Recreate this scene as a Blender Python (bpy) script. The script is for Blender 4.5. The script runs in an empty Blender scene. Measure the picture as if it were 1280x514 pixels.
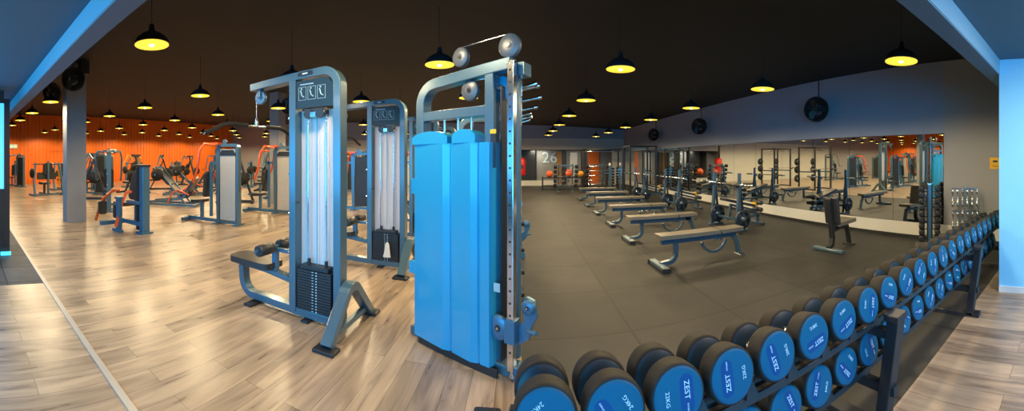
import bpy, math, random
from mathutils import Vector, Matrix
random.seed(7)
PI = math.pi
COL = bpy.context.scene.collection
V = Vector

# ------------------------------------------------------------------ materials
def mat(name, col, rough=0.5, metal=0.0, var=0.08, scale=8.0, bump=0.0, coat=0.0, emit=None, es=0.0, spec=None):
    m = bpy.data.materials.new(name); m.use_nodes = True
    nt = m.node_tree; b = nt.nodes['Principled BSDF']
    tc = nt.nodes.new('ShaderNodeTexCoord'); n = nt.nodes.new('ShaderNodeTexNoise')
    n.inputs['Scale'].default_value = scale; n.inputs['Detail'].default_value = 4
    nt.links.new(tc.outputs['Object'], n.inputs['Vector'])
    mx = nt.nodes.new('ShaderNodeMix'); mx.data_type = 'RGBA'
    mx.inputs[6].default_value = (*[c * (1 - var) for c in col], 1)
    mx.inputs[7].default_value = (*[min(1, c * (1 + var)) for c in col], 1)
    nt.links.new(n.outputs['Fac'], mx.inputs[0]); nt.links.new(mx.outputs[2], b.inputs['Base Color'])
    b.inputs['Roughness'].default_value = rough; b.inputs['Metallic'].default_value = metal
    if coat: b.inputs['Coat Weight'].default_value = coat; b.inputs['Coat Roughness'].default_value = 0.12
    if spec is not None: b.inputs['Specular IOR Level'].default_value = spec
    if bump:
        bp = nt.nodes.new('ShaderNodeBump'); bp.inputs['Strength'].default_value = bump; bp.inputs['Distance'].default_value = 0.01
        nt.links.new(n.outputs['Fac'], bp.inputs['Height']); nt.links.new(bp.outputs['Normal'], b.inputs['Normal'])
    if emit:
        b.inputs['Emission Color'].default_value = (*emit, 1); b.inputs['Emission Strength'].default_value = es
    return m

def floor_wood():
    m = bpy.data.materials.new('wood_planks'); m.use_nodes = True
    nt = m.node_tree; b = nt.nodes['Principled BSDF']; N = nt.nodes.new; L = nt.links.new
    g = N('ShaderNodeNewGeometry'); mp = N('ShaderNodeMapping'); mp.inputs['Rotation'].default_value = (0, 0, PI / 2)
    L(g.outputs['Position'], mp.inputs['Vector'])
    br = N('ShaderNodeTexBrick'); br.offset = 0.37; br.inputs['Scale'].default_value = 1.0
    br.inputs['Brick Width'].default_value = 1.25; br.inputs['Row Height'].default_value = 0.17
    br.inputs['Mortar Size'].default_value = 0.0016; br.inputs['Bias'].default_value = 0.0
    br.inputs['Color1'].default_value = (0.0, 0.0, 0.0, 1); br.inputs['Color2'].default_value = (1, 1, 1, 1)
    br.inputs['Mortar'].default_value = (0.5, 0.5, 0.5, 1)
    L(mp.outputs['Vector'], br.inputs['Vector'])
    ms = N('ShaderNodeMapping'); ms.inputs['Scale'].default_value = (14.0, 1.6, 1.0); L(g.outputs['Position'], ms.inputs['Vector'])
    ad = N('ShaderNodeVectorMath'); ad.operation = 'ADD'; L(ms.outputs['Vector'], ad.inputs[0])
    sc = N('ShaderNodeVectorMath'); sc.operation = 'SCALE'; sc.inputs['Scale'].default_value = 9.0
    L(br.outputs['Color'], sc.inputs[0]); L(sc.outputs['Vector'], ad.inputs[1])
    n1 = N('ShaderNodeTexNoise'); n1.inputs['Scale'].default_value = 1.0; n1.inputs['Detail'].default_value = 8
    n1.inputs['Distortion'].default_value = 0.8; L(ad.outputs['Vector'], n1.inputs['Vector'])
    mm = N('ShaderNodeMath'); mm.operation = 'MULTIPLY_ADD'; mm.inputs[1].default_value = 0.28; L(br.outputs['Color'], mm.inputs[0])
    m2 = N('ShaderNodeMath'); m2.operation = 'MULTIPLY'; m2.inputs[1].default_value = 0.95; L(n1.outputs['Fac'], m2.inputs[0])
    L(m2.outputs[0], mm.inputs[2])
    cr = N('ShaderNodeValToRGB'); e = cr.color_ramp.elements
    e[0].position = 0.30; e[0].color = (0.115, 0.078, 0.052, 1)
    e[1].position = 0.85; e[1].color = (0.50, 0.37, 0.25, 1)
    x = cr.color_ramp.elements.new(0.55); x.color = (0.30, 0.222, 0.155, 1)
    L(mm.outputs[0], cr.inputs['Fac'])
    mo = N('ShaderNodeMix'); mo.data_type = 'RGBA'; L(br.outputs['Fac'], mo.inputs[0]); L(cr.outputs['Color'], mo.inputs[6])
    mo.inputs[7].default_value = (0.07, 0.05, 0.035, 1); L(mo.outputs[2], b.inputs['Base Color'])
    b.inputs['Roughness'].default_value = 0.3; b.inputs['Specular IOR Level'].default_value = 0.6
    rr = N('ShaderNodeMapRange'); rr.inputs['To Min'].default_value = 0.2; rr.inputs['To Max'].default_value = 0.42
    L(n1.outputs['Fac'], rr.inputs['Value']); L(rr.outputs['Result'], b.inputs['Roughness'])
    return m

def floor_rubber(name='rubber_tiles', col=(0.0185, 0.0185, 0.0185), size=1.0, off=(0.05, 0.05)):
    m = bpy.data.materials.new(name); m.use_nodes = True
    nt = m.node_tree; b = nt.nodes['Principled BSDF']; N = nt.nodes.new; L = nt.links.new
    g = N('ShaderNodeNewGeometry'); mp = N('ShaderNodeMapping'); mp.inputs['Location'].default_value = (off[0], off[1], 0)
    L(g.outputs['Position'], mp.inputs['Vector'])
    br = N('ShaderNodeTexBrick'); br.offset = 0.0; br.inputs['Scale'].default_value = 1.0
    br.inputs['Brick Width'].default_value = size; br.inputs['Row Height'].default_value = size; br.inputs['Mortar Size'].default_value = 0.013
    br.inputs['Color1'].default_value = (*[c * 0.85 for c in col], 1); br.inputs['Color2'].default_value = (*[c * 1.2 for c in col], 1)
    br.inputs['Mortar'].default_value = (*[c * 0.25 for c in col], 1); L(mp.outputs['Vector'], br.inputs['Vector'])
    n1 = N('ShaderNodeTexNoise'); n1.inputs['Scale'].default_value = 1.3; n1.inputs['Detail'].default_value = 9; n1.inputs['Roughness'].default_value = 0.65
    L(g.outputs['Position'], n1.inputs['Vector'])
    cr = N('ShaderNodeValToRGB'); e = cr.color_ramp.elements; e[0].position = 0.35; e[0].color = (0.6, 0.6, 0.6, 1); e[1].position = 0.7; e[1].color = (1.7, 1.65, 1.55, 1)
    L(n1.outputs['Fac'], cr.inputs['Fac'])
    mx = N('ShaderNodeMix'); mx.data_type = 'RGBA'; mx.blend_type = 'MULTIPLY'; mx.inputs[0].default_value = 1
    L(br.outputs['Color'], mx.inputs[6]); L(cr.outputs['Color'], mx.inputs[7]); L(mx.outputs[2], b.inputs['Base Color'])
    b.inputs['Roughness'].default_value = 0.62
    return m

M = {}
def defmats():
    M['steel'] = mat('painted_steel', (0.075, 0.145, 0.19), 0.32, 0.3, 0.05, coat=0.35)
    M['steel_dark'] = mat('dark_steel', (0.022, 0.024, 0.027), 0.45, 0.2)
    M['inner'] = mat('dark_inner_face', (0.004, 0.025, 0.05), 0.45)
    M['panel_grey'] = mat('frosted_grey_panel', (0.42, 0.39, 0.34), 0.4, 0, 0.08)
    M['shroud_blue'] = mat('blue_shroud', (0.015, 0.30, 0.52), 0.28, 0.0, 0.03, coat=0.5)
    M['black'] = mat('black_plastic', (0.018, 0.018, 0.02), 0.42)
    M['rubber'] = mat('black_rubber', (0.012, 0.011, 0.0105), 0.65, bump=0.15, scale=60, spec=0.35)
    M['cap'] = mat('blue_lit_end_cap', (0.001, 0.085, 0.165), 0.5, 0.0, 0.04, spec=0.25)  # black rubber faces with the blue window light put into their colour
    M['capin'] = mat('dark_blue_recess', (0.002, 0.05, 0.17), 0.45, spec=0.25)
    M['letter'] = mat('white_lettering', (0.55, 0.72, 0.8), 0.5)
    M['aluminium'] = mat('aluminium', (0.42, 0.42, 0.42), 0.45, 0.5)
    M['chrome'] = mat('chrome', (0.72, 0.73, 0.75), 0.16, 1.0, 0.02)
    M['vinyl'] = mat('black_vinyl', (0.03, 0.029, 0.028), 0.36, 0, 0.1, 30, bump=0.08)
    M['vinyl_tan'] = mat('tan_bench_vinyl', (0.17, 0.15, 0.115), 0.33, 0, 0.1, 30, bump=0.05)  # even tan base colour
    M['panel'] = mat('frosted_panel', (0.78, 0.66, 0.62), 0.4, 0, 0.05)
    M['placard'] = mat('placard', (0.014, 0.035, 0.05), 0.4, spec=0.3)
    M['slate_blue'] = mat('slate_blue_steel', (0.05, 0.105, 0.16), 0.34, 0.3, 0.05, coat=0.25)
    M['pulley_grey'] = mat('grey_pulley', (0.10, 0.11, 0.12), 0.4, 0.2, 0.05)
    M['placard_line'] = mat('placard_print', (0.32, 0.46, 0.52), 0.4)
    M['cable'] = mat('cable', (0.08, 0.35, 0.45), 0.35)
    M['orange'] = mat('orange_paint', (0.72, 0.10, 0.02), 0.35, coat=0.3)
    M['yellow'] = mat('yellow_paint', (0.72, 0.30, 0.02), 0.35, coat=0.3)
    M['blue_steel'] = mat('blue_painted_steel', (0.055, 0.16, 0.27), 0.32, 0.3, 0.05, coat=0.3)
    M['wall'] = mat('grey_wall_paint', (0.33, 0.33, 0.345), 0.8, 0, 0.04, 2.5)
    M['wall_blue'] = mat('daylit_grey_wall', (0.29, 0.335, 0.43), 0.8, 0, 0.04, 2.5)  # grey paint with the blue daylight tint mixed into its colour
    M['white_wall'] = mat('cream_paint_and_lamp_pools', (0.62, 0.62, 0.57), 0.75, 0, 0.04, 2.5)  # real cream paint, also standing in for lamp pools on the north wall
    M['pier'] = mat('blue_lit_wall', (0.22, 0.62, 0.92), 0.6, 0, 0.03, 2.5)  # blue of the window light is put into this wall's colour
    M['beam'] = mat('window_lit_beam', (0.19, 0.31, 0.38), 0.6, 0, 0.05, 4)  # lighter copy of the beam colour, standing in for window light
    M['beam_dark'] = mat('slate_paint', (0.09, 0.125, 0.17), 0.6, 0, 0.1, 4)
    M['soffit'] = mat('deep_blue_soffit', (0.08, 0.12, 0.16), 0.7, 0, 0.1, 1.2)
    M['ceiling'] = mat('black_ceiling', (0.0125, 0.0115, 0.0125), 0.75, 0, 0.35, 1.5, bump=0.1)
    M['orange_wall'] = mat('orange_cladding', (0.80, 0.165, 0.008), 0.5, 0, 0.06, 1.5)
    M['column'] = mat('column_paint', (0.27, 0.275, 0.28), 0.7, 0, 0.1, 3)
    M['glow'] = mat('lamp_glow', (0.9, 0.7, 0.1), 0.6, emit=(1.0, 0.70, 0.055), es=1.5)
    M['daylight'] = mat('daylit_glass', (0.2, 0.5, 0.8), 0.2, emit=(0.05, 0.42, 1.0), es=1.7)
    M['mirror'] = mat('mirror', (0.80, 0.83, 0.82), 0.0, 1.0, 0.0)
    M['white'] = mat('white_paint', (0.7, 0.7, 0.68), 0.5)
    M['red'] = mat('red_vinyl', (0.65, 0.015, 0.01), 0.4)
    M['sign_yellow'] = mat('sign_yellow', (0.85, 0.48, 0.01), 0.5)
    M['green'] = mat('exit_green', (0.5, 0.75, 0.45), 0.5, emit=(0.5, 0.9, 0.45), es=0.6)
    M['wood'] = floor_wood(); M['tiles'] = floor_rubber(off=(0.05, 0.05))
    M['darktile'] = floor_rubber('slate_tiles', (0.06, 0.07, 0.08), 0.6, (0.1, 0.1))
    M['towel'] = mat('white_cloth', (0.75, 0.74, 0.7), 0.9, bump=0.3, scale=40)
    M['blueled'] = mat('cyan_strip_light', (0.1, 0.6, 0.8), 0.4, emit=(0.05, 0.7, 1.0), es=2.0)
defmats()

# ------------------------------------------------------------------ mesh builder
class MB:
    def __init__(s): s.v = []; s.f = []; s.s = []; s.m = []
    def add(s, vs, fs, smooth=False, mi=0):
        o = len(s.v); s.v += [tuple(p) for p in vs]
        for f in fs: s.f.append([i + o for i in f]); s.s.append(smooth); s.m.append(mi)
        return s
    def box(s, c, d, R=None, mi=0):
        c = V(c); hx, hy, hz = d[0] / 2, d[1] / 2, d[2] / 2
        vs = [V((x * hx, y * hy, z * hz)) for x in (-1, 1) for y in (-1, 1) for z in (-1, 1)]
        if R is not None: vs = [R @ p for p in vs]
        return s.add([c + p for p in vs], [(0, 1, 3, 2), (4, 6, 7, 5), (0, 4, 5, 1), (2, 3, 7, 6), (0, 2, 6, 4), (1, 5, 7, 3)], False, mi)
    def prism(s, poly, o, u, w, n, mi=0, smooth=False):
        """poly: 2-D outline, placed at o + a*u + b*w, extruded by vector n"""
        o, u, w, n = V(o), V(u), V(w), V(n); k = len(poly)
        vs = [o + u * a + w * b for a, b in poly]; vs += [p + n for p in vs]
        s.add(vs, [list(range(k))[::-1], list(range(k, 2 * k))], False, mi)
        s.add(vs, [(i, (i + 1) % k, (i + 1) % k + k, i + k) for i in range(k)], smooth, mi)
        return s
    def rings(s, rings, cap=True, smooth=True, mi=0, closed=False):
        k = len(rings[0]); o = [p for r in rings for p in r]; fs = []
        n = len(rings)
        for i in range(n if closed else n - 1):
            a, b = i * k, ((i + 1) % n) * k
            fs += [(a + j, a + (j + 1) % k, b + (j + 1) % k, b + j) for j in range(k)]
        s.add(o, fs, smooth, mi)
        if cap and not closed:
            s.add(rings[0], [list(range(k))[::-1]], False, mi); s.add(rings[-1], [list(range(k))], False, mi)
        return s
    def lathe(s, prof, o=(0, 0, 0), axis=(0, 0, 1), n=20, mi=0, cap=True, smooth=True):
        ax = V(axis).normalized(); t = V((1, 0, 0)) if abs(ax.x) < 0.8 else V((0, 1, 0))
        u = ax.cross(t).normalized(); w = ax.cross(u); o = V(o)
        return s.rings([[o + ax * h + (u * math.cos(2 * PI * j / n) + w * math.sin(2 * PI * j / n)) * r for j in range(n)] for r, h in prof], cap, smooth, mi)
    def cyl(s, a, b, r, n=14, r1=None, mi=0):
        a, b = V(a), V(b)
        return s.lathe([(r, 0), (r if r1 is None else r1, (b - a).length)], a, b - a, n, mi)
    def tube(s, pts, r, n=8, mi=0, closed=False):
        pts = [V(p) for p in pts]; m = len(pts); rr = []; u = None
        for i in range(m):
            if closed: t = (pts[(i + 1) % m] - pts[i - 1]).normalized()
            else: t = (pts[min(i + 1, m - 1)] - pts[max(i - 1, 0)]).normalized()
            if u is None:
                u = t.orthogonal().normalized()
            u = (u - t * u.dot(t)).normalized(); w = t.cross(u)
            rr.append([pts[i] + (u * math.cos(2 * PI * j / n) + w * math.sin(2 * PI * j / n)) * r for j in range(n)])
        return s.rings(rr, True, True, mi, closed)
    def sweep(s, pts, nrm, w, d, mi=0):
        """rectangular section: w across in the plane of the path, d along nrm"""
        pts = [V(p) for p in pts]; nrm = V(nrm).normalized(); m = len(pts); rr = []
        for i in range(m):
            t0 = (pts[i] - pts[i - 1]).normalized() if i else None
            t1 = (pts[i + 1] - pts[i]).normalized() if i < m - 1 else None
            t = t0 if t1 is None else t1 if t0 is None else (t0 + t1).normalized()
            p = nrm.cross(t).normalized(); k = 1.0
            if t0 is not None and t1 is not None: k = 1 / max(0.5, t.dot(t1))
            rr.append([pts[i] + p * (a * w / 2 * k) + nrm * (b * d / 2) for a, b in ((-1, -1), (1, -1), (1, 1), (-1, 1))])
        return s.rings(rr, True, False, mi)
    def ring(s, c, axis, R, r, n=28, k=6, mi=0):
        ax = V(axis).normalized(); u = ax.orthogonal().normalized(); w = ax.cross(u); c = V(c)
        return s.tube([c + (u * math.cos(2 * PI * i / n) + w * math.sin(2 * PI * i / n)) * R for i in range(n)], r, k, mi, True)
    def build(s, name, mt, parent=None, bevel=0.0, loc=None, rot=None, segs=2):
        me = bpy.data.meshes.new(name); me.from_pydata(s.v, [], s.f)
        me.polygons.foreach_set('use_smooth', s.s); me.polygons.foreach_set('material_index', s.m)
        for x in (mt if isinstance(mt, (list, tuple)) else [mt]): me.materials.append(M[x])
        me.update(); o = bpy.data.objects.new(name, me); COL.objects.link(o)
        if parent: o.parent = parent
        if loc: o.location = loc
        if rot: o.rotation_euler = rot
        if bevel:
            b = o.modifiers.new('bevel', 'BEVEL'); b.width = bevel; b.segments = segs; b.limit_method = 'ANGLE'; b.angle_limit = math.radians(50)
            b.harden_normals = False
        return o

def arc(cx, cy, r, a0, a1, n=8):
    return [(cx + r * math.cos(math.radians(a0 + (a1 - a0) * i / n)), cy + r * math.sin(math.radians(a0 + (a1 - a0) * i / n))) for i in range(n + 1)]
def rrect(w, h, r, n=4):
    return arc(w / 2 - r, h / 2 - r, r, 0, 90, n) + arc(-w / 2 + r, h / 2 - r, r, 90, 180, n) + arc(-w / 2 + r, -h / 2 + r, r, 180, 270, n) + arc(w / 2 - r, -h / 2 + r, r, 270, 360, n)
def xz(pts, y=0): return [(a, y, b) for a, b in pts]
def yz(pts, x=0): return [(x, a, b) for a, b in pts]

def tag(o, label=None, cat=None, group=None, kind=None):
    if label: o['label'] = label
    if cat: o['category'] = cat
    if group: o['group'] = group
    if kind: o['kind'] = kind
    return o
def empty(name, loc=(0, 0, 0), rz=0, label=None, cat=None, group=None):
    o = bpy.data.objects.new(name, None); COL.objects.link(o); o.empty_display_size = 0.1
    o.location = loc; o.rotation_euler = (0, 0, rz); return tag(o, label, cat, group)
def copy_tree(o, parent=None):
    c = o.copy(); COL.objects.link(c); c.parent = parent
    for ch in [x for x in KIDS(o)]: copy_tree(ch, c)
    return c
def KIDS(o): return list(o.children)
def place(proto, i, loc, rz, label, group=None, scale=None):
    o = proto if i == 0 else copy_tree(proto)
    o.location = loc; o.rotation_euler = (0, 0, rz)
    if scale: o.scale = (scale,) * 3
    o['label'] = label
    if group: o['group'] = group
    return o
def struct(o): o['kind'] = 'structure'; return o
ORD = 'zeroth first second third fourth fifth sixth seventh eighth ninth tenth eleventh twelfth thirteenth fourteenth fifteenth sixteenth seventeenth eighteenth nineteenth twentieth twenty-first twenty-second twenty-third twenty-fourth twenty-fifth twenty-sixth'.split()

TXT = {}
def text_mesh(txt, size, mt, extrude=0.0008, align='CENTER'):
    key = (txt, size, mt)
    if key in TXT: return TXT[key]
    c = bpy.data.curves.new('lettering', 'FONT'); c.body = txt; c.size = size; c.extrude = extrude; c.align_x = align; c.align_y = 'CENTER'; c.resolution_u = 2
    t = bpy.data.objects.new('lettering', c); COL.objects.link(t)
    bpy.context.view_layer.update()
    me = bpy.data.meshes.new_from_object(t.evaluated_get(bpy.context.evaluated_depsgraph_get()))
    bpy.data.objects.remove(t); me.materials.clear(); me.materials.append(M[mt]); TXT[key] = me; return me
def text(name, txt, size, mt, parent, M4, extrude=0.0008):
    o = bpy.data.objects.new(name, text_mesh(txt, size, mt, extrude)); COL.objects.link(o); o.parent = parent; o.matrix_local = M4; return o

# ------------------------------------------------------------------ the room
XE, XW, YN, YS = 6.09, -22.0, 20.5, -4.0
def HC(x): return 3.33 + 0.036 * (XE - x)
def slab(name, x0, x1, y0, y1, z0, z1, mt, parent=None, st=True):
    o = MB().box(((x0 + x1) / 2, (y0 + y1) / 2, (z0 + z1) / 2), (x1 - x0, y1 - y0, z1 - z0)).build(name, mt, parent)
    return struct(o) if st and not parent else o

slab('floor', XW, 0.0, 0.96, YN, -0.1, 0.0, 'wood')
slab('floor.001', 0.0, XE, 1.06, YN, -0.1, 0.0, 'tiles')
slab('floor.002', -4.2, 8.0, YS, 0.96, -0.1, 0.0, 'wood')
slab('floor.003', 0.0, 8.0, 0.96, 1.06, -0.1, 0.0, 'wood')
slab('floor.004', XW, -4.2, YS, 0.96, -0.1, 0.0, 'darktile')
slab('trim_1', XW, 0.0, 0.935, 0.985, 0.0, 0.006, 'aluminium')
c = MB(); c.prism([(XW - .3, HC(XW - .3)), (XE + .3, HC(XE + .3)), (XE + .3, HC(XE) + 0.2), (XW - .3, HC(XW) + 0.2)], (0, 0.86, 0), (1, 0, 0), (0, 0, 1), (0, YN - 0.4, 0)); struct(c.build('ceiling', 'ceiling'))
# soffit and beam over the threshold
slab('ceiling.001', XW, 8.0, YS, 0.90, 2.64, 2.8, 'soffit')
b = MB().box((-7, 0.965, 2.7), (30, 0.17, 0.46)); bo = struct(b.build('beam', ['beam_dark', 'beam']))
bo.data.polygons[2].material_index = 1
# the south face of the beam has window light put into its colour
slab('beam_lit_face', -22, 8, 0.872, 0.88, 2.475, 2.64, 'beam')  # added sheet that carries the lit colour along the beam
slab('wall_south.001', -22, 8, 0.90, 1.05, 2.9, 4.6, 'beam_dark')
# east (mirror) wall
slab('wall_east', XE, XE + 0.2, 0.9, YN, 0.0, 0.30, 'white_wall')
slab('wall_east.001', XE, XE + 0.2, 2.41, YN, 1.99, 3.5, 'wall_blue')  # upper wall coloured for the blue daylight on it
slab('wall_east.002', XE, XE + 0.2, 0.9, 2.41, 0.3, 3.5, 'wall')
slab('wall_east.003', XE + 0.03, XE + 0.2, 2.41, YN, 0.3, 1.99, 'wall')
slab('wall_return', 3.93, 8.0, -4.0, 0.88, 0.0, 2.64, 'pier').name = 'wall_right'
slab('baseboard_right', 3.915, 3.93, -4.0, 0.88, 0.0, 0.07, 'white')
# mirror panels
y = 2.41; k = 0
while y < YN - 0.1:
    y1 = min(y + 1.08, YN)
    o = slab('mirror_panel', XE - 0.004, XE + 0.02, y + 0.004, y1 - 0.004, 0.305, 1.985, 'mirror', None, False)
    tag(o, f'tall frameless wall mirror panel, {ORD[k+1]} from the near right end of the mirror wall', 'mirror', 'mirror panels on the right wall'); y = y1; k += 1
# north wall with a recess at the right
slab('wall_north', XW, -12.0, YN, YN + 0.2, 0.0, 4.6, 'wall')
slab('wall_north.007', -12.0, -0.6, YN, YN + 0.2, 0.0, 2.75, 'white_wall')
slab('wall_north.008', -12.0, XE, YN, YN + 0.2, 2.75, 4.6, 'wall_blue')  # above the lamp pools, in the daylight-tinted grey
slab('wall_north.001', -0.6, XE, YN, YN + 0.2, 2.1, 2.75, 'white_wall')  # cream band painted in for the lamplight on the wall
slab('wall_north.002', 5.4, XE, YN, YN + 0.2, 0.0, 2.1, 'white_wall')
slab('wall_north.003', -0.6, XE + .2, 23.4, 23.6, 0.0, 2.4, 'column')
slab('wall_north.004', -0.7, -0.6, YN, 23.4, 0, 2.4, 'wall')
slab('wall_north.005', XE, XE + .2, YN, 23.4, 0, 2.4, 'wall')
slab('floor.005', -0.6, XE, YN, 23.4, -0.1, 0.0, 'wood')
slab('ceiling.002', -0.6, XE, YN + 0.2, 23.6, 2.1, 2.4, 'ceiling')
slab('trim_3', -0.6, 1.9, YN + 0.02, YN + 0.5, 0.0, 0.28, 'white_wall')
slab('trim_4', 2.35, 2.62, YN + 0.02, YN + 0.2, 0.0, 2.1, 'black')
slab('trim_5', 3.50, 3.80, YN + 0.02, YN + 0.2, 0.0, 2.1, 'black')
slab('trim_6', 0.0, 0.85, 22.0, 23.4, 0.0, 2.1, 'steel_dark')
slab('door_1', 2.05, 2.6, 23.3, 23.4, 0.0, 2.05, 'yellow'); slab('door_2', 3.2, 3.7, 23.3, 23.4, 0.0, 2.0, 'white')
slab('door_3', 4.2, 5.2, 23.3, 23.4, 0.0, 2.05, 'orange_wall')
# wall lettering
t = bpy.data.objects.new('wall_number', text_mesh('26', 1.0, 'letter', 0.01)); COL.objects.link(t)
t.matrix_world = Matrix.Translation((1.78, 22.3, 1.62)) @ Matrix.Rotation(PI / 2, 4, 'X')
tag(t, 'large pale number 26 on the grey partition of the back recess', 'sign')
slab('wall_north.006', 0.95, 2.25, 22.32, 22.4, 0.0, 2.1, 'column')
# west wall of ribbed orange cladding
w = MB(); prof = [(0.6, 0.0)]; y = 0.9
while y < YN:
    prof += [(y, 0.0), (y + 0.11, 0.0), (y + 0.13, 0.03), (y + 0.20, 0.03), (y + 0.22, 0.0)]; y += 0.24
prof = [(0.6, -0.2)] + prof + [(YN, 0.0), (YN, -0.2)]
w.prism([(a, b) for a, b in prof], (XW, 0, 0), (0, 1, 0), (1, 0, 0), (0, 0, 4.6)); struct(w.build('wall_west', 'orange_wall'))
slab('wall_west.001', XW - .1, XW, YS, 0.9, 0, 2.7, 'wall')
d = MB(); d.sweep([(XW + 0.05, 5.15, 0), (XW + 0.05, 5.15, 2.1), (XW + 0.05, 7.0, 2.1), (XW + 0.05, 7.0, 0)], (1, 0, 0), 0.06, 0.05); struct(d.build('door_4', 'orange_wall'))
# lobby side: glazed frame at the left, windows to the south behind the camera
f = struct(MB().box((-5.62, 0.645, 1.235), (0.10, 0.09, 2.47)).box((-5.62, -0.45, 0.52), (0.08, 2.1, 1.04)).box((-5.62, -0.45, 2.5), (0.1, 2.1, 0.2)).build('window_1', 'black'))
MB().box((-5.60, -0.45, 1.72), (0.02, 2.1, 1.36)).build('window_pane', 'daylight', f)
tag(MB().box((-5.52, 0.62, 0.03), (0.03, 0.16, 0.05)).build('strip_light', 'blueled'), 'short cyan strip light at the foot of the glazed frame far left', 'light')
ws = MB(); ws.box((-7, YS, 0.15), (30, 0.2, 0.3)); ws.box((-7, YS, 2.55), (30, 0.2, 0.3)); ws.box((6.0, YS, 1.35), (4, 0.2, 2.2)); ws.box((-15.5, YS, 1.35), (13, 0.2, 2.2)); struct(ws.build('wall_south', 'wall'))
wf = MB().box((-2.6, YS, .33), (12.9, .08, .06)).box((-2.6, YS, 2.37), (12.9, .08, .06))
for i in range(9): wf.box((-9 + i * 1.6, YS, 1.35), (0.06, 0.08, 2.1))
struct(wf.build('window_2', 'black'))
# columns
def column(name, x, y, wx, wy):
    o = MB().box((x, y, HC(x) / 2 - 0.01), (wx, wy, HC(x))).build(name, 'column', bevel=0.01); return struct(o)
column('column', -8.28, 2.62, 0.34, 0.50); column('column.001', -7.80, 9.45, 0.40, 0.40)
slab('baseboard_east', XE - 0.012, XE, 0.9, YN, 0.0, 0.06, 'steel_dark')

# ------------------------------------------------------------------ pendants
def make_lamp():
    r = empty('pendant_lamp', label='x', cat='lamp', group='dome pendant lamps under the black ceiling')
    s = MB(); s.lathe([(0.212, 0.0), (0.205, 0.03), (0.17, 0.08), (0.11, 0.125), (0.045, 0.15), (0.03, 0.20), (0.03, 0.235)], n=24)
    s.build('lamp_shade', 'black', r)
    MB().lathe([(0.0, -0.003), (0.198, -0.003), (0.198, 0.004)], n=24, cap=False).build('diffuser', 'glow', r)
    MB().cyl((0, 0, 0.23), (0, 0, 0.75), 0.004, 6).build('cord', 'black', r)
    MB().lathe([(0.001, -0.022), (0.020, -0.018), (0.030, -0.008), (0.030, 0.0)], n=12).build('bulb', 'bulb', r)
    return r
M['bulb'] = mat('bulb', (1, 0.9, 0.7), 0.5, emit=(1.0, 0.86, 0.6), es=8)
lamp = make_lamp(); n = 0
lc = bpy.data.lights.new('pendant_light', 'SPOT'); lc.energy = 155; lc.color = (1.0, 0.77, 0.45); lc.spot_size = math.radians(172); lc.spot_blend = 0.35; lc.shadow_soft_size = 0.16
for i in range(11):
    x = 3.78 - 2.44 * i
    for j in range(7):
        y = 2.05 + 2.61 * j; z = 2.70 + 0.018 * (3.78 - x)
        vis = not (i == 2 and j > 2) and not (i == 3 and j > 3)
        if i == 4 and j == 0: continue
        if vis:
            o = place(lamp, n, (x, y, z), 0, f'black dome pendant, {ORD[i+1]} row from the mirror wall, {ORD[j+1]} from the blue beam'); n += 1
            for ch in o.children:
                if ch.name.startswith('cord'): ch.scale = (1, 1, max(0.3, (HC(x) - z) / 0.75)); ch.location.z = 0.23 * (1 - ch.scale.z)
        l = bpy.data.objects.new('pendant_light', lc); COL.objects.link(l); l.location = (x, y, z - 0.09)

# ------------------------------------------------------------------ fans
def make_fan():
    r = empty('wall_fan', label='x', cat='fan', group='black industrial fans')
    c = MB(); A = (0, 1, 0)
    for R, yy in ((0.27, 0), (0.27, 0.05), (0.25, -0.05), (0.19, -0.075), (0.12, -0.085), (0.06, -0.09), (0.2, 0.1), (0.12, 0.12)): c.ring((0, yy, 0), A, R, 0.0055, 28, 5)
    for k in range(20):
        a = 2 * PI * k / 20; q = [(R * math.cos(a), yy, R * math.sin(a)) for R, yy in ((0.05, -0.09), (0.19, -0.075), (0.25, -0.05), (0.27, 0), (0.27, 0.05), (0.12, 0.12))]
        c.tube(q, 0.0028, 4)
    c.lathe([(0.262, 0.03), (0.262, 0.055), (0.12, 0.125)], axis=A, n=28, cap=False)
    c.build('cage', 'black', r)
    for k in range(3):
        a = 2 * PI * k / 3; p = [(0.03, -0.04), (0.16, -0.09), (0.235, -0.03), (0.22, 0.06), (0.03, 0.04)]
        u = V((math.cos(a), 0, math.sin(a))); w_ = V((-math.sin(a) * .9, .35, math.cos(a) * .9))
        MB().prism(p, (0, -0.02, 0), u, w_, (0, 0.004, 0)).build('blade', 'steel_dark', r)
    MB().lathe([(0.03, -0.06), (0.055, -0.04), (0.055, 0.0)], axis=A).lathe([(0.07, 0.02), (0.075, 0.10), (0.06, 0.2), (0.03, 0.22)], axis=A).build('motor', 'black', r)
    MB().tube([(0, 0.17, 0), (0, 0.22, 0.05), (0, 0.24, 0.2)], 0.018).cyl((0, 0.24, 0.18), (0, 0.24, 0.75), 0.014).build('bracket', 'black', r)
    return r
fan = make_fan()
FR = [((5.66, 5.15, 2.60), math.radians(-62), 'black round fan on the mirror wall, nearest the camera with long rod'), ((5.70, 10.4, 2.63), math.radians(-50), 'black round fan on the mirror wall, middle one of three'), ((5.70, 14.6, 2.62), math.radians(-52), 'black round fan on the mirror wall, farthest of three'),
      ((-7.74, 2.42, 3.36), math.radians(74), 'black caged fan on the camera side of the grey column'), ((-8.80, 2.20, 3.22), math.radians(110), 'black caged fan on the far side of the grey column'),
      ((-7.15, 9.25, 3.28), math.radians(38), 'black caged fan beside the blue-lit column behind the lat machine')]
for i, (l, a, s) in enumerate(FR):
    o = place(fan, i, l, a, s)
    hgt = HC(l[0]) - l[2]
    for ch in o.children:
        if ch.name.startswith('bracket'): ch.scale.z = hgt / 0.75
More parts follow.
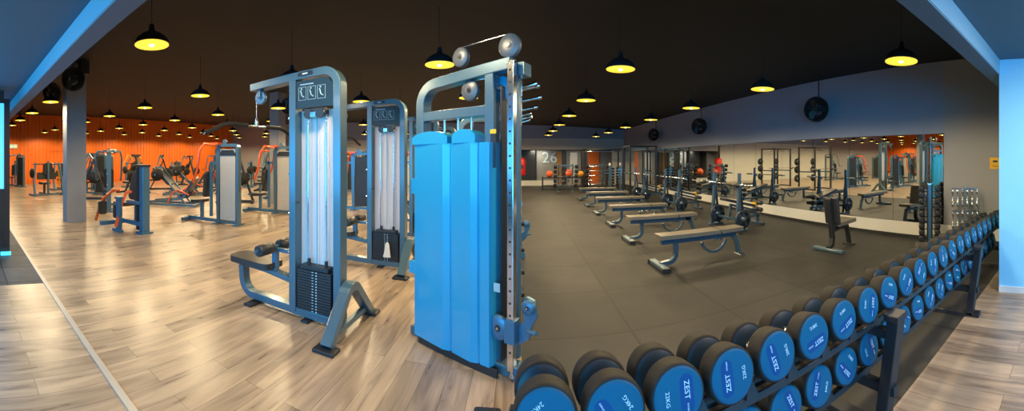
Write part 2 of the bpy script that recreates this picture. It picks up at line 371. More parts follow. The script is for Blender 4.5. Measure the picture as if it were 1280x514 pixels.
tag(MB().box((-7.87, 2.72, 3.66), (0.2, 0.22, 0.3)).prism(rrect(.16, .26, .02), (-7.77, 2.72, 3.66), (0, 1, 0), (0, 0, 1), (0.006, 0, 0)).build('loudspeaker', 'black', bevel=0.012), 'black box loudspeaker mounted high on the grey column', 'speaker')

# ------------------------------------------------------------------ exit signs and other wall things
for (yy, zz, s) in ((2.9, 2.35, 'small pale exit sign on the orange wall left of the column'), (9.6, 2.1, 'small pale exit sign on the orange wall right of the column')):
    r = empty('exit_sign', (XW + 0.07, yy, zz), 0, s, 'sign', 'exit signs on the orange wall')
    MB().box((0, 0, 0), (0.05, 0.62, 0.26)).build('sign_body', 'white', r, 0.01)
    MB().prism([(-.1, -.08), (-.03, -.02), (-.05, .05), (.03, .08), (.09, .0), (.04, -.08)], (0.026, -0.08, 0), (0, 1, 0), (0, 0, 1), (0.004, 0, 0)).prism([(.0, -.04), (.12, -.04), (.12, -.08), (.2, 0), (.12, .08), (.12, .04), (0, .04)], (0.026, 0.06, 0), (0, 1, 0), (0, 0, 1), (0.004, 0, 0)).build('arrow_symbol', 'green', r)
r = empty('notice_sign', (XE - 0.01, 1.43, 1.44), 0, 'square yellow notice sign with black symbol on the grey wall', 'sign')
MB().prism(rrect(0.20, 0.20, 0.012), (-0.001, 0, 0), (0, -1, 0), (0, 0, 1), (-0.006, 0, 0)).build('sign_board', 'sign_yellow', r)
MB().box((-0.009, 0, 0.035), (0.003, 0.085, 0.035)).box((-0.009, 0, -0.04), (0.003, 0.11, 0.006)).box((-0.009, 0, -0.06), (0.003, 0.08, 0.006)).build('symbol', 'black', r)
r = empty('punching_bag', (-0.02, 19.6, 0.62), 0, 'red padded punching bag hanging in front of the back wall', 'punching bag')
MB().lathe([(0.05, 0.0), (0.2, 0.02), (0.24, 0.1), (0.24, 0.85), (0.2, 0.95), (0.06, 1.0)], n=20).build('bag', 'red', r)
MB().prism([(-.12, -.1), (.12, -.1), (.12, .1), (-.12, .1)], (0.0, -0.25, 0.5), (1, 0, 0), (0, 0, 1), (0, 0.02, 0)).build('patch', 'black', r)
MB().cyl((0, 0, 1.0), (0, 0, 1.9), 0.02, 6).tube([(0, 0, 1.9), (0, .5, 1.95), (0, .9, 1.95)], 0.025).build('hanger', 'black', r)

# ------------------------------------------------------------------ lat pulldown machines
def make_stack(parent, w=0.37, n=15, z0=0.10, y=0.0, x=0.0):
    for k in range(n):
        p = MB().box((x, y, z0 + 0.0115 + k * 0.0255), (w, 0.125, 0.0215)).box((x + .03, y - 0.0635, z0 + 0.0115 + k * 0.0255), (0.012, 0.003, 0.010), mi=1).box((x - .01, y - 0.0635, z0 + 0.0115 + k * 0.0255), (0.016, 0.003, 0.006), mi=1)
        p.build('weight_plate', ['black', 'letter'], parent)
    top = z0 + n * 0.0255
    MB().box((x, y, top + 0.02), (w * 0.82, 0.12, 0.038)).cyl((x - .09, y, top + .03), (x - .09, y, top + .09), .017, 10).cyl((x + .10, y, top + .03), (x + .10, y, top + .09), .017, 10).build('stack_head', 'black', parent, 0.004)
    return top
def make_lat(name='lat_pulldown_machine'):
    r = empty(name, label='x', cat='gym machine', group='tall lat pulldown machines')
    W = 0.075; D = 0.125; f = MB()
    top = [(-0.80, 2.262), (-0.24, 2.292)] + arc(0.105, 2.165, 0.14, 90, 0, 8) + [(0.245, 0.07)]
    f.sweep(xz(top), (0, 1, 0), W, D); f.build('main_frame', 'steel', r, 0.006)
    MB().box((-0.245, 0, 1.16), (W, D, 2.20)).build('upright', 'steel', r, 0.006)
    b = MB(); rail = [(0.25, 0.055), (-0.70, 0.075)] + arc(-0.78, 0.235, 0.165, 270, 180, 7)[0:] + [(-0.955, 0.355)]
    b.sweep(xz(rail), (0, 1, 0), 0.07, 0.10); b.sweep(xz([(-0.99, 0.385), (-0.60, 0.375), (-0.27, 0.335)]), (0, 1, 0), 0.05, 0.09); b.build('base_rail', 'steel', r, 0.005)
    MB().box((-0.74, 0, 0.012), (0.10, 0.34, 0.024)).build('foot_plate', 'black', r, 0.004)
    MB().box((-0.08, 0, 0.01), (0.08, 0.2, 0.02)).build('foot_plate', 'black', r, 0.004)
    # A-shaped end foot
    a = MB(); a.sweep(yz([(-0.39, 0.03), (-0.10, 0.345)] + arc(0, 0.27, 0.125, 140, 40, 6) + [(0.10, 0.345), (0.39, 0.03)], 0.345), (1, 0, 0), 0.075, 0.10)
    a.box((0.345, 0, 0.085), (0.05, 0.56, 0.05)); a.box((0.29, 0, 0.30), (0.06, 0.1, 0.12)); a.build('end_foot', 'steel', r, 0.006)
    for s in (-1, 1): MB().box((0.345, s * 0.40, 0.014), (0.19, 0.12, 0.028)).build('foot_pad', 'black', r, 0.004)
    # seat
    MB().prism(rrect(0.56, 0.30, 0.07, 5), (-0.775, 0, 0.405), (1, 0, 0), (0, 1, 0), (0, 0, 0.062), smooth=True).build('seat', 'vinyl', r, 0.014)
    k = MB(); k.box((-0.50, 0, 0.47), (0.055, 0.055, 0.26)); k.box((-0.42, 0, 0.60), (0.2, 0.05, 0.035)); k.cyl((-0.50, -0.30, 0.625), (-0.50, 0.30, 0.625), 0.014); k.build('thigh_pad_post', 'blue_steel', r, 0.003)
    for s in (-1, 1):
        MB().lathe([(0.05, 0.0), (0.058, 0.01), (0.058, 0.20), (0.05, 0.215)], (-0.50, 0.05 if s > 0 else -0.265, 0.625), (0, 1, 0), 18).build('roller_pad', 'vinyl', r)
    for z in (0.60, 0.98, 1.36, 1.90): MB().cyl((-0.28, -0.02, z), (-0.315, -0.02, z), 0.012, 8).build('adjuster_pin', 'chrome', r)
    MB().cyl((-0.21, -0.05, 1.1), (-0.17, -0.05, 1.1), 0.01, 8).build('adjuster_pin', 'black', r)
    # shroud panels behind the stack
    p = MB()
    for i, x in enumerate((-0.155, -0.05, 0.055, 0.16)): p.box((x, 0.045, 1.08), (0.10, 0.012, 1.78))
    p.build('rear_panel', 'panel', r)
    for x_ in (-.1, .1): MB().cyl((x_, 0, 0.1), (x_, 0, 1.98), 0.0085, 8).build('guide_rod', 'chrome', r)
    MB().cyl((0.0, 0, 0.5), (0, 0, 1.96), 0.004, 6).build('cable', 'cable', r)
    make_stack(r)
    # placard
    q = MB(); outl = [(-0.205, 1.985), (0.205, 1.985), (0.205, 2.12)] + arc(0.10, 2.15, 0.10, 0, 90, 6) + [(-0.205, 2.24)]
    q.prism(outl, (0, -0.052, 0), (1, 0, 0), (0, 0, 1), (0, 0.02, 0)); pl = q.build('placard', 'placard', r)
    ln = MB()
    for x in (-0.13, -0.025, 0.08):
        for a_, b_, c_, d_ in ((0, .075, .085, .003), (0, -.045, .085, .003), (-.042, .015, .003, .12), (.042, .015, .003, .12)): ln.box((x + a_, -0.0535, 2.105 + b_), (c_, .002, d_))
        ln.tube([(x - .02, -.0535, 2.15), (x - .005, -.0535, 2.10), (x + .02, -.0535, 2.085)], .006, 5); ln.cyl((x - .01, -.0545, 2.165), (x - .01, -.0525, 2.165), .009, 8)
    ln.box((-0.08, -.0535, 2.205), (0.15, .002, 0.010)); ln.build('pictogram', 'placard_line', pl)
    hp = MB(); hp.box((0.0, -0.01, 1.945), (0.22, 0.09, 0.06)); hp.lathe([(.045, 0), (.045, .02)], (-0.06, -0.07, 1.925), (0, 1, 0), 16); hp.lathe([(.045, 0), (.045, .02)], (0.07, -0.07, 1.925), (0, 1, 0), 16); hp.box((0, -0.06, 1.915), (0.06, 0.03, 0.05), mi=1)
    hp.build('pulley_block', ['black', 'chrome'], r, 0.003)
    bd = MB().prism(rrect(0.17, 0.038, 0.017), (-0.09, -0.064, 2.302), (1, 0, 0.03), (0, 0, 1), (0, -0.004, 0)).build('name_badge', 'black', r)
    MB().prism(rrect(0.06, 0.012, 0.005), (-0.09, -0.0685, 2.302), (1, 0, 0.03), (0, 0, 1), (0, -0.002, 0)).build('badge_logo', 'letter', bd)
    # arm pulley
    pu = MB(); pu.lathe([(.066, -.02), (.072, -.012), (.066, 0), (.072, .012), (.066, .02)], (-0.70, 0, 2.15), (0, 1, 0), 22); pu.build('arm_pulley', 'blue_steel', r)
    MB().cyl((-.70, -.035, 2.15), (-.70, .035, 2.15), 0.012).cyl((-0.765, 0, 2.14), (-0.765, 0, 1.99), 0.004, 6).build('pulley_cable', 'chrome', r)
    for s in (-1, 1): MB().box((-0.70, s * 0.03, 2.2), (.035, .008, .1)).build('pulley_bracket', 'steel', r)
    return r
lat = make_lat()
lat_spots = [((-1.795, 2.75, 0), 0, 'nearest tall blue-grey lat pulldown machine with black seat and weight stack'), ((-1.84, 4.60, 0), 0, 'second tall blue-grey lat pulldown machine, white cloth at its stack'), ((-1.84, 6.5, 0), 0, 'third tall lat pulldown machine, half hidden by the cable tower'), ((-1.9, 8.6, 0), 0, 'lat pulldown machine behind the cable tower, showing only in the mirror')]
for i, (l, a, s) in enumerate(lat_spots): place(lat, i, l, a, s)
def make_bar():
    r = empty('lat_bar', label='x', cat='pulldown bar', group='lat bars')
    pts = [(0, -.72, -.115), (0, -.60, -.075), (0, -.48, -.02), (0, -.40, 0), (0, -.06, 0)]
    MB().tube([(0, -.73, -.118)] + pts[1:] + [(0, .4, 0), (0, .48, -.02), (0, .60, -.075), (0, .73, -.118)], 0.0125, 8).cyl((0, 0, 0), (0, 0, .05), .02).tube([(0, 0, .04), (.012, 0, .07), (0, 0, .10), (-.012, 0, .07), (0, 0, .04)], .004, 6).cyl((0, 0, .10), (0, 0, .135), .005, 6).build('bar', 'chrome', r)
    for s in (-1, 1):
        MB().tube([(0, s * -y_, z) for y_, z in ((-.70, -.108), (-.60, -.075), (-.48, -.02), (-.40, 0), (-.14, 0))], 0.021, 10).build('grip', 'rubber', r)
    return r
bar = make_bar()
for i, (l, s) in enumerate((((-2.56, 2.75, 1.86), 'black gripped lat bar hanging from the nearest lat machine'), ((-2.605, 4.6, 1.86), 'black gripped lat bar hanging from the second lat machine'))): place(bar, i, l, 0, s)
tw = MB(); tw.rings([[V((r_ * math.cos(a_) * (1 + .15 * math.sin(3 * a_ + h)), r_ * .6 * math.sin(a_), z)) for a_ in [2 * PI * j / 14 for j in range(14)]] for r_, z, h in ((.012, .2, 0), (.03, .17, 1), (.035, .1, 2), (.045, .04, 2.4), (.055, .0, 3))])
tag(tw.build('cloth', 'towel', loc=(-1.80, 4.50, 0.17)), 'small white cloth hanging at the weight stack of the second lat machine', 'cloth')

# ------------------------------------------------------------------ cable tower
def pulley(parent, c, r, name='pulley', mt='pulley_grey', w=0.04):
    o = MB().lathe([(r * .30, -w / 2 - .004), (r * .93, -w / 2), (r, -w / 2 + .006), (r, -.004), (r * .93, 0), (r, .004), (r, w / 2 - .006), (r * .93, w / 2), (r * .30, w / 2 + .004)], c, (0, 1, 0), 28).build(name, mt, parent)
    MB().lathe([(r * .26, -w / 2 - .008), (r * .24, w / 2 + .008)], c, (0, 1, 0), 16).build('hub', 'black', o)
    MB().lathe([(r * .12, -w / 2 - .014), (r * .12, w / 2 + .014)], c, (0, 1, 0), 10).build('axle', 'chrome', o)
def make_tower(full=True):
    r = empty('cable_tower', label='x', cat='gym machine')
    f = MB()
    f.sweep(xz([(-0.405, 0.03), (-0.405, 1.93)] + arc(-0.245, 1.95, 0.16, 180, 95, 8) + [(0.46, 2.165)]), (0, 1, 0), 0.085, 0.10); f.build('main_frame', 'steel', r, 0.007)
    MB().box((-0.06, 0.0, 1.855), (0.62, 0.09, 0.075)).build('cross_beam', 'steel', r, 0.005)
    MB().box((0.285, 0.0, 1.08), (0.075, 0.09, 2.08)).build('upright', 'steel', r, 0.006)
    MB().box((0.0, 0.03, 0.035), (1.08, 0.12, 0.07)).build('base_rail', 'steel', r, 0.006)
    MB().box((0.0, -0.08, 0.03), (0.76, 0.02, 0.05)).build('kick_plate', 'black', r)
    # shroud: sheet with two shallow bulges, grooves between
    xs0 = [-0.45, -0.43, -0.10, -0.045, -0.035, -0.02, 0.165, 0.215, 0.225, 0.24, 0.315, 0.325]
    ys0 = [-0.05, -0.085, -0.105, -0.085, -0.073, -0.088, -0.105, -0.088, -0.073, -0.086, -0.086, -0.05]
    s = MB(); s.prism(list(zip(xs0, ys0)) + [(0.325, 0.05), (-0.45, 0.05)], (0, 0, 0.055), (1, 0, 0), (0, 1, 0), (0, 0, 1.57))
    # rounded tops of the two bulges
    for a_, b_ in ((-0.44, -0.055), (-0.01, 0.205)):
        w_ = b_ - a_; top = [(a_, 0), (b_, 0), (b_, .055)] + [(b_ - w_ * t, .055 + .045 * math.sin(PI * t) ** .6) for t in (.1, .2, .35, .5, .65, .8, .9)] + [(a_, .055)]
        s.prism(top, (0, -0.103, 1.625), (1, 0, 0), (0, 0, 1), (0, 0.13, 0))
    s.build('weight_shroud', 'shroud_blue', r, 0.004)
    for x_ in (-.17, -.03, .10): MB().cyl((x_, 0, 1.6), (x_, 0, 1.83), .011).build('guide_rod', 'chrome', r)
    MB().box((-0.462, -0.05, 1.28), (0.06, 0.03, 0.13)).build('hinge', 'shroud_blue', r, .003)
    MB().box((-0.468, -0.06, .60), (0.07, 0.04, 0.10)).build('hinge', 'shroud_blue', r, .003)
    # chrome upright with holes
    g = MB(); g.box((0.475, -0.045, 1.12), (0.05, 0.05, 2.10)); g.build('guide_post', 'chrome', r, 0.004)
    h = MB()
    for k in range(24): h.lathe([(0.0, 0), (.0085, 0), (.0085, .002)], (0.475, -0.0715, 0.20 + k * 0.083), (0, 1, 0), 10, cap=False)
    h.build('post_holes', 'black', r)['kind'] = 'stuff'  # black discs stand in for the shaded holes in the post
    MB().box((0.435, 0.10, 1.12), (0.045, 0.045, 2.08)).build('rear_post', 'steel', r, 0.004)
    MB().box((0.36, 0.05, 1.05), (0.012, 0.10, 1.95)).build('side_plate', 'steel_dark', r)
    lb = MB().box((0.325, -0.048, 1.57), (0.045, 0.004, 0.25)).box((0.325, -0.049, 1.70), (0.05, 0.005, 0.03), mi=1).build('warning_label', ['black', 'sign_yellow'], r)
    # pulleys
    pulley(r, (0.0, 0, 2.285), 0.075); pulley(r, (0.44, -0.01, 2.29), 0.085); pulley(r, (0.09, 0, 2.02), 0.078); pulley(r, (0.33, 0.07, 2.02), 0.09, mt='shroud_blue')
    MB().cyl((0.0, 0, 2.362), (0.44, -.01, 2.375), 0.004, 6).build('cable', 'chrome', r); MB().cyl((.09, 0, 2.1), (.33, .07, 2.1), .004, 6).build('cable', 'chrome', r)
    MB().box((0.50, 0.06, 2.13), (0.08, 0.12, 0.09)).build('top_bracket', 'steel', r, 0.005)
    for z in (2.11,): MB().cyl((0.45, -.06, z + .05), (0.45, -.075, z + .05), .011, 8).cyl((0.49, -.06, z + .05), (0.49, -.075, z + .05), .011, 8).build('bolt', 'chrome', r)
    # carriage with swivel pulleys
    cz = 0.34
    ca = MB(); ca.box((0.475, -0.045, cz), (0.08, 0.075, 0.16)); ca.prism([(-.02, -.09), (.05, -.04), (.075, .06), (.11, .12), (.09, .22), (.03, .24), (.0, .17), (.02, .08), (-.03, .03)], (0.545, -0.03, cz), (1, 0, 0), (0, 0, 1), (0, .03, 0))
    ca.cyl((0.60, -0.04, cz + .02), (0.67, -0.06, cz + .03), .014); ca.build('carriage', 'blue_steel', r, 0.004)
    pulley(r, (0.375, -0.05, cz - .0), 0.085, 'carriage_pulley', 'blue_steel', .03); pulley(r, (0.60, -0.03, cz + .18), 0.05, 'carriage_pulley', 'blue_steel', .05)
    MB().cyl((0.475, -0.045, 0.10), (0.475, -0.045, 0.035), 0.015).lathe([(.022, 0), (.022, .02)], (0.475, -0.045, 0.02), (0, 0, 1), 6).build('levelling_foot', 'chrome', r)
    MB().box((0.53, 0.0, 0.045), (0.08, 0.10, 0.09)).box((0.54, -0.0, 0.091), (0.05, 0.05, 0.002), mi=1).build('end_foot', ['blue_steel', 'letter'], r, 0.004)
    MB().box((0.37, -0.07, 0.62), (0.05, 0.004, 0.06)).build('sticker', 'placard_line', r)
    return r
tower = make_tower()
place(tower, 0, (-0.46, 2.672, 0), math.radians(-29), 'big blue-backed cable tower with pulleys on top at the centre', 'cable towers on the floor boundary')
tower['category'] = 'gym machine'
t2 = place(tower, 1, (-0.52, 5.35, 0), math.radians(8), 'second cable tower, seen narrowly behind the big blue-backed one', 'cable towers on the floor boundary')
# pull-up frame joining the towers
r = empty('pull_up_beam', (-0.06, 2.60, 2.10), 0, 'chrome pull-up grips on a beam joined between the cable towers', 'pull-up bar')
MB().box((0, 1.25, 0.0), (0.08, 2.5, 0.08)).build('beam', 'steel', r, 0.006)
for (yy, z0, ln_) in ((0.10, -0.06, .15), (0.32, -0.03, .18), (0.45, -0.10, .20), (1.15, -0.08, .20), (1.5, -0.1, .14), (1.8, -0.1, .16), (2.2, -.1, .14)):
    MB().cyl((0.03, yy, z0), (ln_, yy - .03, z0 + .03), .014, 10).lathe([(.022, 0), (.024, .012), (.018, .03)], (ln_, yy - .03, z0 + .03), (1, -.2, .25), 12).box((0.045, yy, z0 + .01), (.04, .05, .09)).build('grip', 'chrome', r)
# weight bench stops on the side of the towers: hanging attachments (each its own thing)
for k, (yy, zz, s) in enumerate(((3.855, 0.80, 'black triceps rope handle hanging highest on the cable post'), (3.855, 0.52, 'black cable handle hanging second on the cable post'), (3.855, 0.28, 'black cable handle hanging third on the cable post'), (3.855, 0.04, 'black cable handle hanging lowest on the cable post'))):
    r = empty('rope_attachment', (-0.02, yy, zz), 0, s, 'handle', 'cable handles by the towers')
    MB().tube([(0, 0, .16), (-.03, -.06, .02), (.0, -.07, 0), (.03, -.06, .02), (0, 0, .16)], .007, 6).build('strap', 'blue_steel', r)
    MB().cyl((-.04, -.065, 0.01), (.05, -.065, .01), .02, 10).build('grip', 'rubber', r); MB().cyl((0, 0, .15), (0, .0, .22), .012, 8).box((0, 0, .22), (.05, .05, .05)).build('swivel', 'chrome', r)
pp = MB().box((-0.03, 3.9, 1.07), (0.045, 0.045, 2.14)).box((-0.03, 3.9, 0.02), (0.1, 0.3, 0.04))
tag(pp.build('cable_post', 'chrome', bevel=0.004), 'slim chrome post holding cable handles behind the blue tower', 'post')
tag(MB().prism(rrect(0.16, 0.12, 0.02), (-0.20, 2.03, 0), (1, 0, 0), (0, 1, 0), (0, 0, 0.03)).box((-.20, 2.03, .035), (.1, .08, .012)).build('foot_plate', 'black', bevel=.004), 'small black rubber foot plate on the wood floor at the bottom edge', 'foot plate')

# ------------------------------------------------------------------ dumbbells
def dumbbell_proto(kg, R, full=True):
    r = empty('dumbbell', label='x', cat='dumbbell'); T = 0.086; G = 0.108
    hm = MB().lathe([(R * .45, -T / 2), (R * .93, -T / 2), (R * .985, -T / 2 + .005), (R, -T / 2 + .014), (R, T / 2 - .014), (R * .985, T / 2 - .005), (R * .94, T / 2), (R * .5, T / 2)], (0, 0, 0), (0, 1, 0), 40)
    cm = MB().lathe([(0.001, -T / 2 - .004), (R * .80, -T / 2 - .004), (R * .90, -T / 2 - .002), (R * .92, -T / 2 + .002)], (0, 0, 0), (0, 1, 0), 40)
    rm = MB().prism(rrect(R * .50, R * 1.25, R * .24), (R * .28, -T / 2 - .0045, 0), (1, 0, 0), (0, 0, 1), (0, .002, 0))
    dist = G / 2 + T / 2
    for s in (-1, 1):
        h = hm.build('head', 'rubber', r, loc=(0, s * dist, 0), rot=(0, 0, 0 if s < 0 else PI))
        if not full: continue
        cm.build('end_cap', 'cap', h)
        # inner face plate
        MB().lathe([(R * .9, T / 2 - .001), (R * .86, T / 2 + .002), (R * .2, T / 2 + .002)], (0, 0, 0), (0, 1, 0), 32).build('inner_cap', 'inner', h)
        if s < 0:
            rm.build('logo_recess', 'capin', h)
            base = Matrix.Translation((0, -T / 2 - .0062, 0)) @ Matrix.Rotation(PI / 2, 4, 'X')
            text('brand_lettering', 'ZEST', R * .27, 'letter', h, base @ Matrix.Translation((R * .27, R * .14, 0)) @ Matrix.Rotation(-PI / 2, 4, 'Z'))
            text('brand_lettering', 'FITNESS', R * .085, 'letter', h, base @ Matrix.Translation((R * .27, -R * .42, 0)) @ Matrix.Rotation(-PI / 2, 4, 'Z'))
            text('weight_lettering', f'{kg}KG', R * .20, 'letter', h, base @ Matrix.Translation((-R * .45, 0, 0)) @ Matrix.Rotation(-PI / 2, 4, 'Z'))
    hd = MB().lathe([(.019, -G / 2 - .01), (.019, -G / 2 + .012), (.0135, -G / 2 + .016), (.016, -.02), (.0165, 0), (.016, .02), (.0135, G / 2 - .016), (.019, G / 2 - .012), (.019, G / 2 + .01)], (0, 0, 0), (0, 1, 0), 16)
    hd.build('handle', 'chrome', r); return r
protos = {}
TILT = math.radians(-12)
def put_dumbbell(kg, R, loc, roll, label, group):
    key = (kg, round(R, 4))
    first = key not in protos
    if first: protos[key] = dumbbell_proto(kg, R)
    o = protos[key] if first else copy_tree(protos[key])
    o.rotation_mode = 'XYZ'
    o.matrix_world = Matrix.Translation(loc) @ Matrix.Rotation(TILT, 4, 'X') @ Matrix.Rotation(roll, 4, 'Y')
    o['label'] = label; o['group'] = group
DY = 0.16
UP = []
rolls = [0.9, 2.6, 0.0, 3.14, 2.95, 1.45, 1.3, 0.4]
for k in range(23):
    X = 0.07 + 0.207 * k; kg = 24 - 2 * (k // 2); R = 0.0955 - 0.0009 * (k // 2)
    if kg < 4: kg = 4
    roll = rolls[k] if k < 8 else random.uniform(0, 6.28)
    put_dumbbell(kg, R, (X, 1.15, 0.722), roll, f'blue-lit round dumbbell on the upper rack tier, {ORD[k+1]} from the left end', 'dumbbells on the upper rack tier')
for k in range(20):
    X = 0.60 + 0.207 * k; kg = 36 - 2 * (k // 2); R = 0.0945 - 0.0009 * (k // 2)
    put_dumbbell(kg, R, (X, 1.225, 0.425), random.uniform(0, 6.28), f'round dumbbell with blue-lit face on the lower rack tier, {ORD[k+1]} from the left', 'dumbbells on the lower rack tier')
# rack
r = empty('dumbbell_rack', (0, 0, 0), 0, 'long black two-tier rack carrying the row of round dumbbells', 'dumbbell rack')
for px in (0.0, 1.66, 3.26, 4.86):
    MB().sweep([(px, 1.02, 0.02), (px, 0.935, 0.62), (px, 0.935, 0.64)], (1, 0, 0), 0.07, 0.085).box((px, 0.935, 0.66), (0.11, 0.09, 0.035)).build('upright', 'steel_dark', r, 0.005)
    MB().box((px, 1.22, 0.02), (0.085, 0.60, 0.04)).build('foot', 'steel_dark', r, 0.005)
    MB().box((px, 1.09, 0.555), (0.05, 0.32, 0.05)).build('bracket', 'steel_dark', r, 0.004); MB().box((px, 1.13, 0.255), (0.05, 0.40, 0.05)).build('bracket', 'steel_dark', r, 0.004)
Rt = Matrix.Rotation(TILT, 3, 'X')
for z, yc, x0 in ((0.622, 1.135, -0.05), (0.325, 1.21, -.05)):
    t = MB(); xm = (x0 + 4.9) / 2; ln_ = 4.9 - x0
    for s in (-1, 1):
        t.box(V((xm, yc, z)) + Rt @ V((0, s * .062, -.035)), (ln_, .045, .028), Rt)
    for px in (0.0, 1.66, 3.26, 4.86): t.box(V((px, yc, z)) + Rt @ V((0, 0, -.05)), (.05, .17, .02), Rt)
    t.build('tray', 'black', r, 0.003)
    kx = (0.07 if z > .5 else .60) - .1035; sm_ = None
    while kx < 4.82:
        for s in (-1, 1):
            if sm_ is None: sm_ = MB().prism([(-.03, -.02), (.03, -.02), (.004, .045), (-.004, .045)], (0, -.022, 0), (1, 0, 0), (0, 0, 1), (0, .044, 0)).build('saddle', 'black', r); q_ = sm_
            else: q_ = sm_.copy(); COL.objects.link(q_); q_.parent = r
            q_.location = V((kx, yc, z)) + Rt @ V((0, s * .075, -.002)); q_.rotation_euler = (TILT, 0, 0)
        kx += 0.207

# ------------------------------------------------------------------ flat benches
def make_bench():
    r = empty('flat_bench', label='x', cat='bench', group='flat benches in a row on the rubber floor')
    def pad(x0, x1, w0, w1):
        o = MB(); o.prism([(x0, -w0 / 2), (x1, -w1 / 2), (x1, w1 / 2), (x0, w0 / 2)], (0, 0, .405), (1, 0, 0), (0, 1, 0), (0, 0, .055)); return o
    pad(-.70, .27, .24, .28).build('backrest', 'vinyl_tan', r, .02, segs=3); pad(.29, .70, .28, .24).build('seat', 'vinyl_tan', r, .02, segs=3)
    MB().box((-.02, 0, .355), (1.25, .07, .07)).box((-.2, 0, .395), (.9, .2, .02)).box((.48, 0, .395), (.34, .2, .02)).build('frame', 'slate_blue', r, .006)
    MB().sweep(xz([(-.42, .34), (-.42, .20)] + arc(-.54, .18, .12, 0, -80, 6) + [(-.66, .045)]), (0, 1, 0), .06, .07).build('leg', 'slate_blue', r, .005)
    MB().sweep(xz([(.48, .35), (.56, .33), (.63, .24), (.67, .10), (.69, .03)]), (0, 1, 0), .06, .07).build('leg', 'steel', r, .005)
    MB().box((-.68, 0, .035), (.10, .52, .05)).box((-.62, 0, .03), (.10, .10, .04)).build('foot', 'steel', r, .008)
    for s in (-1, 1): MB().box((-.68, s * .25, .03), (.12, .05, .06)).build('end_cap', 'black', r, .006)
    MB().box((.70, 0, .012), (.08, .20, .024)).build('foot_plate', 'chrome', r, .004)
    MB().sweep(xz(arc(.22, .34, .22, 195, 345, 10)), (0, 1, 0), .035, .04).build('adjustment_arc', 'slate_blue', r, .003)
    MB().box((.27, 0, .30), (.16, .05, .03)).cyl((.27, -.16, .31), (.27, 0, .31), .012, 8).build('lever', 'chrome', r, .003)
    MB().cyl((.60, -.14, .34), (.66, -.14, .34), .014, 8).cyl((.66, -.14, .34), (.66, .0, .34), .01, 8).build('handle', 'chrome', r)
    return r
bench = make_bench()
for i, (x, y, a) in enumerate(((2.54, 4.56, 1.0), (2.62, 6.22, 0), (2.70, 7.85, -1), (2.75, 9.6, 0), (2.80, 11.3, 1), (2.85, 13.0, 0))):
    place(bench, i, (x, y, 0), math.radians(a), f'flat padded bench with curved blue steel legs, {ORD[i+1]} in the row counted from the camera')

# ------------------------------------------------------------------ olympic bench stations, barbells, plates
def make_station():
    r = empty('barbell_bench', label='x', cat='weight bench', group='barbell bench stations along the mirror wall')
    for s in (-1, 1):
        y = s * .5; m = MB()
        m.prism([(-.13, .03), (-.05, .03), (.0, .78), (.005, 1.22), (-.04, 1.22), (-.055, .78)], (0, y - .035, 0), (1, 0, 0), (0, 0, 1), (0, .07, 0))
        m.prism([(.09, .03), (.13, .03), (.02, .95), (-.01, .95), (.0, .78)], (0, y - .02, 0), (1, 0, 0), (0, 0, 1), (0, .04, 0), mi=1)
        u = m.build('upright', ['slate_blue', 'steel_dark'], r, .004)
        MB().prism([(0, 0), (-.08, -.02), (-.10, .05), (-.08, .05), (-.07, .01), (0, .04)], (-.03, y - .02, .93), (1, 0, 0), (0, 0, 1), (0, .04, 0)).build('bar_hook', 'black', u)
        MB().box((0.01, y, .02), (.36, .09, .04)).build('foot', 'steel', r, .006)
        MB().cyl((0.0, y - .03, .27), (0.0, y - .20, .27), .016, 10).build('storage_peg', 'chrome', r)
    MB().box((0.02, 0, .22), (.05, .95, .05)).box((.45, 0, .20), (.9, .06, .06)).sweep(xz([(.05, .24), (.1, .50), (.75, .33), (.86, .20)]), (0, 1, 0), .05, .06).box((.86, 0, .11), (.06, .06, .2)).box((.86, 0, .03), (.09, .45, .05)).build('frame', 'slate_blue', r, .005)
    MB().prism([(-.12, -.12), (.70, -.14), (.70, .14), (-.12, .12)], (0, 0, .58), (1, 0, -.24), (0, 1, 0), (0, 0, .06)).build('bench_pad', 'vinyl', r, .012)
    for z in (.34, .50): MB().lathe([(.045, 0), (.055, .01), (.055, .30), (.045, .31)], (.86, -.155, z), (0, 1, 0), 14).build('roller_pad', 'vinyl', r)
    MB().box((.86, 0, .42), (.04, .05, .22)).build('roller_post', 'chrome', r)
    MB().box((.76, 0, .46), (.05, .12, .10)).build('end_guard', 'sign_yellow', r, .01)
    return r
def make_barbell(L=2.1):
    r = empty('barbell', label='x', cat='barbell', group='barbells resting on the bench stations')
    MB().cyl((0, -L / 2 + .35, 0), (0, L / 2 - .35, 0), .014, 10).build('shaft', 'chrome', r)
    for s in (-1, 1): MB().lathe([(.035, 0), (.035, .03), (.024, .031), (.024, .36)], (0, s * (L / 2 - .37), 0), (0, s, 0), 12).build('sleeve', 'chrome', r)
    return r
M['black_blue'] = mat('blue_black_iron', (0.03, 0.045, 0.06), 0.35, 0.3)
def make_plate(R=.19):
    r = empty('weight_plate_disc', label='x', cat='weight plate', group='round weight plates stored on the bench stations')
    m = MB(); m.lathe([(R * .82, -.02), (R, -.02), (R, .02), (R * .82, .02), (R * .82, -.02)], (0, 0, 0), (0, 1, 0), 28, cap=False); m.lathe([(.03, -.022), (R * .36, -.022), (R * .36, .022), (.03, .022)], axis=(0, 1, 0), n=18, cap=False)
    for k in range(5):
        a = 2 * PI * k / 5 + .3; m.box((R * .6 * math.cos(a), 0, R * .6 * math.sin(a)), (R * .55, .03, R * .34), Matrix.Rotation(-a, 3, 'Y'))
    m.lathe([(R * .3, -.004), (R * .86, -.004), (R * .86, .004), (R * .3, .004)], (0, .012, 0), (0, 1, 0), 24, cap=False)
    m.build('disc', 'black_blue', r); MB().lathe([(.028, -.024), (.04, -.024), (.04, .024), (.028, .024)], axis=(0, 1, 0), n=14, cap=False).build('bushing', 'chrome', r); return r
